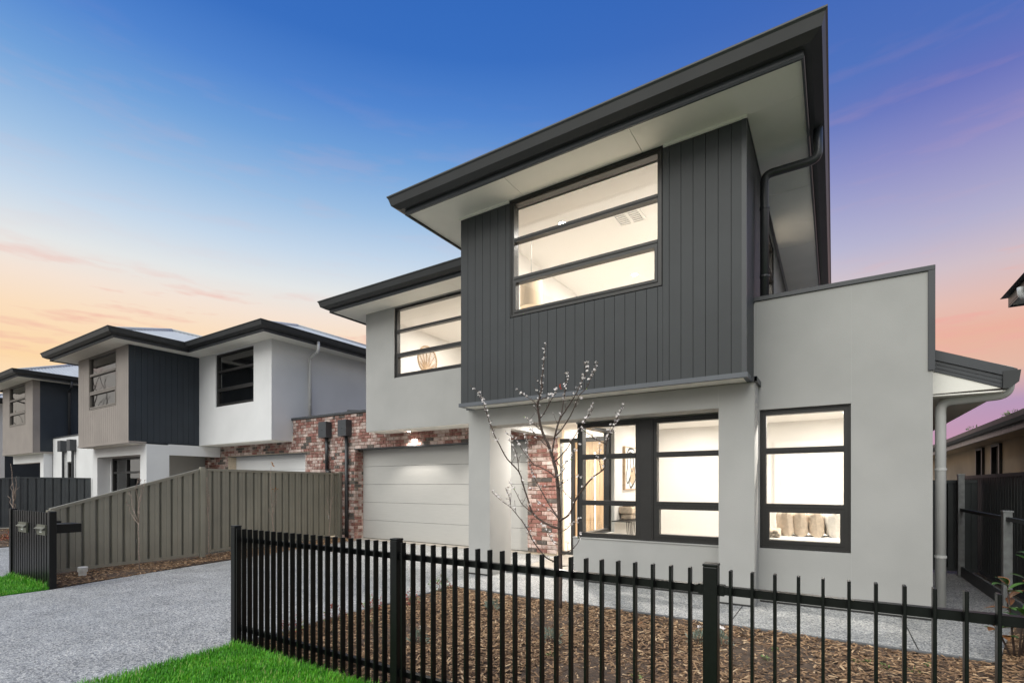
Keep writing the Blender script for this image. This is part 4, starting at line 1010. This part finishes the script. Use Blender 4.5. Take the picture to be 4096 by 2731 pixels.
for k, (w, h, z) in enumerate(((.10, .10, .85), (.13, .12, .95), (.09, .08, 1.07))):
    box('stone_block', 'stone', sc_, -3.0 - w, -3.0 + w * .9, 8.45 - w * 1.2, 8.45 + w * 1.2, z, z + h, bevel=.025)
# pendant in the upper room
pd = thing('pendant_lamp', (-4.20, 7.15, 5.58), 'drum shade pendant lamp glowing in the upper window', 'lamp')
n = 32; rg = lambda r_, z: [(-4.20 + r_ * math.cos(6.2832 * k / n), 7.15 + r_ * math.sin(6.2832 * k / n), z) for k in range(n)]
MB().add(rg(.185, 4.36) + rg(.185, 4.80), [(k, (k + 1) % n, n + (k + 1) % n, n + k) for k in range(n)]).build('lamp_shade', 'shade_on', pd, smooth=True, fix=False)
MB().add(rg(.182, 4.372), [tuple(range(n))[::-1]]).build('diffuser', 'shade_on', pd, fix=False)
MB().tube([(-4.20, 7.15, 4.30), (-4.20, 7.15, 5.585)], .006, 8).tube([(-4.20, 7.15, 4.345), (-4.20, 7.15, 4.37)], .02, 10).build('stem', 'steel', pd)
# woven disc in the upper left room
d_ = ray(1712, 1440); t_ = -9.37 / d_[0]; c_ = Vector((-9.37, d_[1] * t_, CAM_H + d_[2] * t_))
wd = thing('woven_disc', (-9.39, c_.y, c_.z - .36), 'round woven wall hanging in the upper left window', 'wall hanging')
ra = .37
MB().tube([(-9.38, c_.y + ra * math.cos(6.2832 * k / 36), c_.z + ra * math.sin(6.2832 * k / 36)) for k in range(37)], .02, 6, cap=False).build('hoop', 'wood_pale', wd, smooth=True)
hub = Vector((-9.37, c_.y - .05, c_.z - ra * .8))
for k in range(34):
    a = 6.2832 * k / 34; e = Vector((-9.38, c_.y + ra * math.cos(a), c_.z + ra * math.sin(a)))
    MB().tube([hub, e], .005 if k % 3 else .012, 5).build('fibre', 'wood_pale', wd)

# ================================================================== BLOSSOM TREE (behind the picket fence)
TY = 5.22
T = thing('flowering_pear_tree', on_ground(2241, 2437), 'slender bare pear tree with white blossom behind the picket fence', 'tree')
TB = on_ground(2241, 2437).x
BR = [  # (photo polyline, base radius, tip radius, depth drift at the tip)
 ([(2240, 2437), (2241, 2261), (2238, 2112), (2235, 2009), (2230, 1925), (2222, 1872), (2212, 1837), (2197, 1787), (2175, 1740), (2160, 1695), (2156, 1662), (2150, 1620), (2160, 1585), (2168, 1547), (2166, 1520), (2173, 1476), (2177, 1430), (2181, 1380)], .0235, .003, .0),
 ([(2207, 1812), (2215, 1770), (2220, 1740), (2237, 1675), (2250, 1635), (2258, 1577), (2262, 1541), (2268, 1514), (2271, 1492)], .008, .0025, .15),
 ([(2217, 1754), (2238, 1680), (2260, 1645), (2287, 1604), (2307, 1569), (2328, 1525), (2345, 1487), (2347, 1454)], .007, .0025, -.12),
 ([(2222, 1743), (2247, 1716), (2279, 1667), (2296, 1631), (2317, 1580), (2345, 1552), (2364, 1509), (2377, 1484), (2388, 1454)], .006, .0022, .2),
 ([(2220, 1845), (2247, 1817), (2270, 1792), (2287, 1762), (2307, 1732), (2335, 1690), (2355, 1657), (2370, 1622)], .006, .0022, -.25),
 ([(2238, 2080), (2269, 2064), (2288, 2035), (2298, 2006), (2321, 1970), (2353, 1928), (2379, 1902), (2414, 1876), (2420, 1841), (2423, 1789), (2431, 1750), (2445, 1725), (2460, 1690), (2475, 1660), (2494, 1622)], .0105, .0025, -.3),
 ([(2422, 1775), (2382, 1755), (2360, 1737), (2335, 1722), (2325, 1710)], .004, .002, -.4),
 ([(2405, 1882), (2400, 1850), (2397, 1812), (2400, 1775)], .004, .002, -.2),
 ([(2236, 2072), (2217, 2048), (2185, 1996), (2146, 1925), (2126, 1879), (2113, 1828), (2107, 1776), (2100, 1740)], .007, .0022, .3),
 ([(2237, 2112), (2204, 2103), (2172, 2086), (2133, 2054), (2113, 2002), (2094, 1944), (2075, 1886), (2029, 1834), (1997, 1776), (1977, 1738), (1966, 1708), (1953, 1675), (1944, 1642), (1934, 1610), (1923, 1585), (1916, 1569)], .0105, .0025, -.2),
 ([(2229, 1915), (2204, 1892), (2172, 1873), (2133, 1854), (2107, 1821), (2087, 1795), (2077, 1775), (2052, 1750), (2025, 1732)], .006, .0022, .25),
 ([(2075, 1885), (2072, 1845), (2064, 1810), (2050, 1782), (2037, 1760)], .004, .002, -.2),
 ([(2240, 2270), (2215, 2245), (2185, 2229), (2152, 2190), (2126, 2151), (2107, 2112), (2075, 2067), (2042, 2028), (2003, 1999), (1968, 1967)], .0075, .0022, -.35),
 ([(2041, 2028), (2039, 1996), (2026, 1957)], .004, .002, -.3),
 ([(2123, 2045), (2088, 2015), (2065, 1970), (2036, 1925)], .0045, .002, .1),
 ([(2160, 1718), (2140, 1700), (2122, 1687), (2102, 1670)], .004, .002, .2),
 ([(2197, 1792), (2170, 1767), (2140, 1740), (2130, 1720)], .004, .002, -.2),
 ([(2158, 1675), (2179, 1648), (2198, 1612), (2217, 1580), (2228, 1558)], .005, .002, -.15),
 ([(2151, 1620), (2130, 1601), (2105, 1585), (2089, 1571)], .0035, .002, .15),
 ([(2157, 1600), (2185, 1590), (2205, 1580)], .003, .002, -.1),
 ([(2298, 2006), (2269, 1980), (2250, 1955), (2240, 1935)], .0035, .002, .1),
 ([(2233, 1942), (2262, 1925), (2295, 1905), (2320, 1908)], .0035, .002, .2),
 ([(2230, 1910), (2253, 1880), (2282, 1834), (2288, 1815)], .0035, .002, -.2),
 ([(2240, 2128), (2269, 2112), (2288, 2093), (2314, 2080)], .004, .002, .2),
 ([(2241, 2218), (2288, 2196), (2314, 2164), (2324, 2132)], .004, .002, -.2),
 ([(2239, 2180), (2211, 2164), (2185, 2119), (2159, 2086)], .0035, .002, .3),
 ([(2236, 2078), (2211, 2048), (2172, 2022), (2155, 2010)], .0035, .002, .3),
 ([(2230, 1945), (2185, 1947), (2120, 1954)], .0035, .002, .15),
 ([(2240, 2268), (2275, 2262), (2310, 2290)], .004, .002, .1),
 ([(2222, 1840), (2250, 1870), (2262, 1850)], .003, .002, .1)]
trunk = MB(); bloss = MB(); leaf = MB()
def petal_cluster(p, s):
    for _ in range(rnd.randint(2, 4)):
        c = p + Vector((rnd.uniform(-1, 1), rnd.uniform(-1, 1), rnd.uniform(-.4, 1))) * s * .8
        nrm_ = Vector((rnd.uniform(-1, 1), rnd.uniform(-1.2, .6), rnd.uniform(-.2, 1))).normalized(); a = nrm_.orthogonal().normalized(); b_ = nrm_.cross(a)
        for k in range(5):
            t_ = 6.2832 * k / 5 + rnd.uniform(-.2, .2); d = a * math.cos(t_) + b_ * math.sin(t_); e = nrm_.cross(d); q = s * rnd.uniform(.55, .9)
            bloss.add([c, c + d * q * .6 + e * q * .38 + nrm_ * q * .2, c + d * q + nrm_ * q * .35, c + d * q * .6 - e * q * .38 + nrm_ * q * .2], [(0, 1, 2, 3)])
def leaf_at(mb, p, s, seed=0):
    d = Vector((rnd.uniform(-1, 1), rnd.uniform(-1, .5), rnd.uniform(-.6, .8))).normalized(); w = d.orthogonal().normalized(); u_ = d.cross(w)
    mb.add([p, p + d * s * .5 + w * s * .26 + u_ * s * .05, p + d * s + u_ * s * .12, p + d * s * .5 - w * s * .26 + u_ * s * .05], [(0, 1, 2), (0, 2, 3)])
TIPS = []
for bi, (pl, r0, r1, dy) in enumerate(BR):
    n = len(pl); pts = []
    base_dy = 0 if bi not in (6, 7, 11, 13) else {6: -.22, 7: -.15, 11: -.09, 13: -.24}[bi]
    for i, (u_, v_) in enumerate(pl):
        t_ = i / (n - 1); Y = TY + (base_dy + (dy - base_dy) * t_ if bi else .05 * math.sin(t_ * 4))
        pts.append(on_y(u_, v_, Y))
    if bi == 0: pts[0] = Vector((pts[0].x, TY, -.02))
    fine = []
    for i in range(n - 1):
        p0, p1, p2, p3 = pts[max(i - 1, 0)], pts[i], pts[i + 1], pts[min(i + 2, n - 1)]
        for k in range(3):
            q = k / 3; fine.append(.5 * (2 * p1 + (p2 - p0) * q + (2 * p0 - 5 * p1 + 4 * p2 - p3) * q * q + (3 * p1 - p0 - 3 * p2 + p3) * q ** 3))
    fine.append(pts[-1])
    fine = [p + Vector((rnd.uniform(-1, 1), rnd.uniform(-1, 1), rnd.uniform(-1, 1))) * .0022 if 0 < i < len(fine) - 1 else p for i, p in enumerate(fine)]
    m_ = len(fine)
    if bi: fine[0] = fine[0] + (fine[0] - fine[1]).normalized() * .004
    trunk.tube(fine, [(r0 * (1 - i / (m_ - 1)) ** (.8 if bi == 0 else 1) + r1) for i in range(m_)], 8)
    for i in range(1, m_):
        t_ = i / (m_ - 1); p = fine[i]
        if rnd.random() < .55 and (bi or t_ > .25):       # spur twigs and buds
            d = Vector((rnd.uniform(-1, 1), rnd.uniform(-1, 1), rnd.uniform(.1, 1))).normalized(); L = rnd.uniform(.012, .04)
            trunk.tube([p, p + d * L], [.0025, .0018], 5); trunk.tube([p + d * L, p + d * (L + .006), p + d * (L + .013)], [.002, .0042, .001], 5)
        dens = (1.0 if t_ > .68 else .45 if t_ > .4 else .10) if bi else (1.0 if t_ > .72 else .15 if t_ > .3 else 0)
        if rnd.random() < dens: petal_cluster(p + Vector((rnd.uniform(-.012, .012), rnd.uniform(-.012, .012), rnd.uniform(-.005, .015))), rnd.uniform(.014, .022))
        if rnd.random() < .035 and t_ > .5: leaf_at(leaf, p, rnd.uniform(.025, .045))
    for _ in range(max(1, int(m_ / (9 if bi else 7)))):       # fine side twigs
        i = rnd.randrange(int(m_ * (.2 if bi else .35)), m_ - 1); p = fine[i]; ax = (fine[i + 1] - fine[i - 1]).normalized()
        d = (ax * .5 + Vector((rnd.uniform(-1, 1), rnd.uniform(-1, 1), rnd.uniform(-.1, .7)))).normalized(); L = rnd.uniform(.05, .16)
        tw = [p, p + d * L * .5 + Vector((0, 0, .006)), p + d * L + Vector((0, 0, .02))]
        trunk.tube(tw, [.0032, .0026, .0016], 5)
        for q in (tw[1], tw[2]):
            if rnd.random() < .6: petal_cluster(q, rnd.uniform(.011, .018))
    TIPS.append(fine[-1])
trunk.build('trunk', 'bark', T, smooth=True); o_ = bloss.build('blossom', 'blossom', T, fix=False); o_['kind'] = 'stuff'
o_ = leaf.build('young_leaf', 'leaf_pale', T, fix=False); o_['kind'] = 'stuff'
p = on_y(2243, 1545, TY); MB().add([p + Vector(q) for q in ((0, 0, .035), (-.018, -.01, .02), (-.022, 0, -.005), (.0, .01, -.04), (.012, .0, -.03), (.004, -.01, 0))], [(0, 1, 2, 5), (2, 3, 4, 5)]).build('red_leaf', 'leaf_red', T, fix=False)

# saplings along the fences: trunk with a few thin upright shoots
def sapling(u_, v_, h, label, shoots, lean=0.0, tagged=False, orange=False, seed=1, r=.0105, pos=None):
    b_ = Vector(pos) if pos else on_ground(u_, v_, .01); q = random.Random(seed)
    s_ = thing('sapling', b_, label, 'sapling', 'bare saplings along the fences')
    mb = MB(); pts = [b_ + Vector((lean * k / 5 + q.uniform(-.01, .01), q.uniform(-.01, .01), h * .55 * k / 5 - (.03 if k == 0 else 0))) for k in range(6)]
    mb.tube(pts, [r * (1 - .08 * k) for k in range(6)], 8); top = pts[-1]; buds = MB(); ends = []
    for (dx, dz, fr) in shoots:
        o0 = pts[0].lerp(top, fr); P = [o0 + Vector((dx * t_ ** .8, q.uniform(-.05, .05) * t_, dz * t_)) for t_ in (0, .25, .5, .75, 1)]
        mb.tube(P, [r * .6, r * .5, r * .4, r * .3, r * .2], 6); ends.append(P[-1])
        for k in range(int(24 * (abs(dz) + abs(dx)))):
            t_ = q.uniform(.15, 1); c = P[0].lerp(P[-1], t_); k_ = min(3, int(t_ * 4)); c = P[k_].lerp(P[k_ + 1], t_ * 4 - k_)
            d = Vector((q.uniform(-1, 1), q.uniform(-1, 1), q.uniform(0, 1))).normalized(); buds.tube([c, c + d * .012, c + d * .022], [.003, .006, .001], 5)
    mb.build('trunk', 'bark_pale', s_, smooth=True)
    if buds.v:
        o = buds.build('bud', 'bark_pale', s_, fix=False); o['kind'] = 'stuff'
    if tagged:
        c = pts[3] + Vector((-.02, -.03, .05)); MB().add([c + Vector(w) for w in ((0, 0, 0), (.016, -.004, 0), (.010, -.006, -.10), (-.006, 0, -.10))], [(0, 1, 2, 3)]).build('plant_tag', 'white_plastic', s_, fix=False)
    if orange:
        lm = MB()
        for e in ends[:2]:
            for _ in range(5): leaf_at(lm, e + Vector((rnd.uniform(-.03, .03), rnd.uniform(-.03, .03), rnd.uniform(-.03, .03))), .06)
        o = lm.build('dry_leaf', 'leaf_orange', s_, fix=False); o['kind'] = 'stuff'
sapling(558, 2278, 1.45, 'bare forked sapling with a white tag before the sloping tan fence panel', [(-.05, .75, 1), (.03, .85, 1), (.12, .72, 1), (-.55, .40, .95), (-.38, .55, 1)], -.04, True, seed=3)
sapling(838, 2228, 1.9, 'thin bare sapling beside the tan fence post', [(-.02, .85, 1), (.12, .35, .85), (-.14, .30, .8), (.05, .6, .95)], -.06, seed=4)
sapling(0, 0, 1.9, 'thin sapling with dry orange leaves before the tan fence', [(.20, .42, .9), (-.06, .85, 1), (.12, .38, .75), (-.12, .2, .7)], -.08, False, True, seed=5, pos=(-10.15, 6.35, .01))
sapling(0, 0, 1.95, 'bare tagged sapling near the brick meter wall', [(.02, .85, 1), (-.16, .3, .8), (.10, .25, .85), (-.2, .22, .6)], .08, True, seed=6, pos=(-10.55, 8.05, .01))
sapling(52, 2138, 2.0, 'bare sapling with pale buds before the dark grey fence', [(-.05, .95, 1), (.35, .45, .85), (-.45, .35, .7), (.30, .25, .6), (-.3, .5, .9), (.2, .6, .95)], .04, seed=8, r=.02)

# low plants
def clump(u_, v_, r, h, label, mats, group, n=60, leaf_s=.03, seed=1, upright=False, z=.015, name='nandina_shrub', pos=None):
    b_ = Vector(pos) if pos else on_ground(u_, v_, z); s_ = thing(name, b_, label, 'plant', group); q = random.Random(seed); st = MB()
    parts = [MB() for _ in mats]
    for k in range(n):
        a = q.uniform(0, 6.283); rr = r * math.sqrt(q.random()); hh = h * (1 - (rr / r) ** 2 * .6) * q.uniform(.35, 1)
        tip = b_ + Vector((rr * math.cos(a), rr * math.sin(a), hh)); root = b_ + Vector((rr * .25 * math.cos(a), rr * .25 * math.sin(a), 0))
        if k % 4 == 0: st.tube([root, root.lerp(tip, .5) + Vector((0, 0, .01)), tip], [.0022, .0018, .0012], 5)
        mb = parts[q.randrange(len(parts))]
        for _ in range(3):
            d = (tip - root).normalized() * (1.0 if upright else .3) + Vector((q.uniform(-1, 1), q.uniform(-1, 1), q.uniform(-.4, .7))) * (.35 if upright else 1); d.normalize(); w = d.orthogonal().normalized(); w = (w * math.cos(a) + d.cross(w) * math.sin(a)); L = leaf_s * q.uniform(.7, 1.3)
            p0 = tip + Vector((q.uniform(-1, 1), q.uniform(-1, 1), q.uniform(-1, 1))) * leaf_s * .5
            mb.add([p0, p0 + d * L * .5 + w * L * (.12 if upright else .2), p0 + d * L, p0 + d * L * .5 - w * L * (.12 if upright else .2)], [(0, 1, 2, 3)])
    if st.v: st.build('stem', 'bark', s_)
    for mb, mt in zip(parts, mats):
        if mb.v:
            o = mb.build('foliage', mt, s_, fix=False); o['kind'] = 'stuff'
    return s_
NG = 'red and green dwarf shrubs along the driveway edge'
clump(1760, 2365, .15, .22, 'red and green dwarf shrub at the corner of path and driveway', ['leaf_red', 'leaf_pale', 'leaf_green'], NG, 90, seed=11)
for i, (u_, v_) in enumerate(((1650, 2420), (1490, 2450), (1345, 2490), (1175, 2540))):
    clump(u_, v_, .12, .20, ('red dwarf shrub next along the driveway edge from the path corner', 'red dwarf shrub midway along the driveway edge', 'red dwarf shrub on the driveway edge nearing the fence corner post', 'red dwarf shrub closest to the picket fence corner post')[i], ['leaf_red', 'leaf_red', 'leaf_pale'], NG, 60, seed=12 + i)
clump(52, 2170, .28, .34, 'orange and pink dwarf shrub beneath the sapling by the dark fence', ['leaf_orange', 'leaf_red'], None, 150, .05, seed=20)
GG = 'silvery flowering clumps in the mulch'
for i, (u_, v_, fl) in enumerate(((1672, 2575, 1), (1968, 2445, 0), (2790, 2575, 1), (2880, 2580, 1), (2205, 2575, 0))):
    s_ = clump(u_, v_, .075, .13, ('silvery clump with a flower by the second fence post', 'silvery leafy clump without flowers close to the path edging', 'silvery clump with a flower on the lawnward side of the middle post', 'silvery clump with a flower beside the middle fence post', 'small silvery clump near the foot of the pear tree')[i], ['leaf_silver'], GG, 45, .045, seed=30 + i, upright=True, name='gazania_plant')
    if fl:
        bloss = MB(); petal_cluster(s_.location + Vector((.02, 0, .15)), .022); bloss.build('flower', 'blossom', s_, fix=False)
for i, (u_, v_) in enumerate(((3098, 2600), (3425, 2650), (3480, 2655), (3540, 2670), (3062, 2640), (2540, 2710), (1465, 2490), (3660, 2690), (3720, 2665), (2205, 2625))):
    clump(u_, v_, .035, .03, 'tiny green weed sprouting in the bark mulch', ['leaf_green', 'leaf_pale'], 'small weeds in the mulch', 10, .022, seed=50 + i, name='weed')

# magnolia at the right end of the bed
mg = thing('magnolia_shrub', (1.27, 5.72, .02), 'young magnolia with big glossy green and rusty leaves by the side fence', 'shrub')
def big_leaf(root, d, L, w, mat, droop=.25):
    d = d.normalized(); s_ = d.cross(Vector((0, 0, 1))).normalized(); up = s_.cross(d); vs_ = []; nn = 7
    for i in range(nn + 1):
        t_ = i / nn; ww = w * math.sin(math.pi * min(1, t_ * .93 + .05)) ** .8; c = root + d * L * t_ - Vector((0, 0, droop * L * t_ * t_))
        vs_ += [c - s_ * ww + up * ww * .35, c, c + s_ * ww + up * ww * .35]
    MB().add(vs_, [f for i in range(nn) for f in ((3 * i, 3 * i + 1, 3 * i + 4, 3 * i + 3), (3 * i + 1, 3 * i + 2, 3 * i + 5, 3 * i + 4))]).build('leaf', mat, mg, smooth=True, fix=False)
mb0 = mg.location.copy(); stm = MB(); q = random.Random(5)
for (dx, dy, h) in ((-.06, .0, .62), (.12, .05, .86), (.02, -.10, .42), (-.14, -.02, .26), (.26, .1, .70)):
    tp = mb0 + Vector((dx, dy, h)); stm.tube([mb0 + Vector((dx * .2, dy * .2, -.02)), mb0.lerp(tp, .5) + Vector((dx * .15, 0, .02)), tp], [.009, .007, .004], 7)
    for k in range(9):
        a = 6.283 * k / 9 + q.uniform(-.4, .4); f = q.uniform(.6, 1); r0 = mb0.lerp(tp, f)
        big_leaf(r0, Vector((math.cos(a), math.sin(a), q.uniform(.1, 1.1))), q.uniform(.12, .17), q.uniform(.028, .037), 'magnolia_rust' if q.random() < .28 else 'magnolia')
stm.build('stem', 'bark', mg, smooth=True)

# drain cap, fallen leaves
dc = thing('drain_riser', on_ground(330, 2306), 'white plastic drain riser with screw cap at the foot of the tan fence', 'drain')
L0 = dc.location
MB().tube([L0 + Vector((0, 0, -.02)), L0 + Vector((0, 0, .085))], .052, 18).build('riser', 'white_plastic', dc, smooth=False)
MB().tube([L0 + Vector((.004, 0, .085)), L0 + Vector((.010, 0, .155))], .064, 18).build('screw_cap', 'white_plastic', dc)
for i, (u_, v_) in enumerate(((2762, 2482), (3095, 2525), (3165, 2540), (2545, 2495), (2990, 2560))):
    p = on_ground(u_, v_, .03); m_ = MB(); a = rnd.uniform(0, 6.28); d = Vector((math.cos(a), math.sin(a), .15)); w = Vector((-d.y, d.x, .1)); s_ = .035
    m_.add([p, p + d * s_ + w * s_ * .5 + Vector((0, 0, .012)), p + d * s_ * 1.9 + Vector((0, 0, .02)), p + d * s_ - w * s_ * .5], [(0, 1, 2), (0, 2, 3)])
    tag(m_.build('fallen_leaf', 'magnolia_rust', None, fix=False), 'dry brown leaf fallen on the mulch by the path edging', 'leaf', 'fallen leaves at the path edge')
# weeds rooted in the bungalow gutter
for i, (y, n_) in enumerate(((13.2, 26), (10.6, 40))):
    clump(0, 0, .12, .09, ('sparse tuft of green weeds deeper along the bungalow gutter', 'fuller tuft of green weeds in the bungalow gutter nearer the street')[i], ['leaf_green', 'leaf_pale'], 'weeds in the bungalow gutter', n_, .04, seed=70 + i, upright=True, name='gutter_weed', pos=(2.33, y, 2.50))

# ================================================================== STREET TREE mirrored in the terrace windows
ST = thing('street_tree', (-38.5, 1.2, 0), 'large bare street tree standing far along the verge', 'tree')
mb = MB(); q = random.Random(12)
def grow(p, d, L, r, depth):
    pts = [p]; dd = d.normalized()
    for k in range(4):
        dd = (dd + Vector((q.uniform(-1, 1), q.uniform(-1, 1), q.uniform(-.5, .6))) * .22).normalized(); pts.append(pts[-1] + dd * L / 4)
    mb.tube(pts, [r, r * .9, r * .8, r * .7, r * .6], 7 if depth < 2 else 5)
    if depth < 6:
        for k in range(3 if depth < 3 else 2):
            nd = (dd + Vector((q.uniform(-1, 1), q.uniform(-1, 1), q.uniform(-.35, .7))) * .85).normalized()
            grow(pts[-1] if k < 2 else pts[2], nd, L * q.uniform(.68, .85), r * .58, depth + 1)
grow(Vector((-38.5, 1.2, -.1)), Vector((.02, 0, 1)), 2.9, .30, 0)
mb.build('trunk', 'bark', ST, smooth=True)
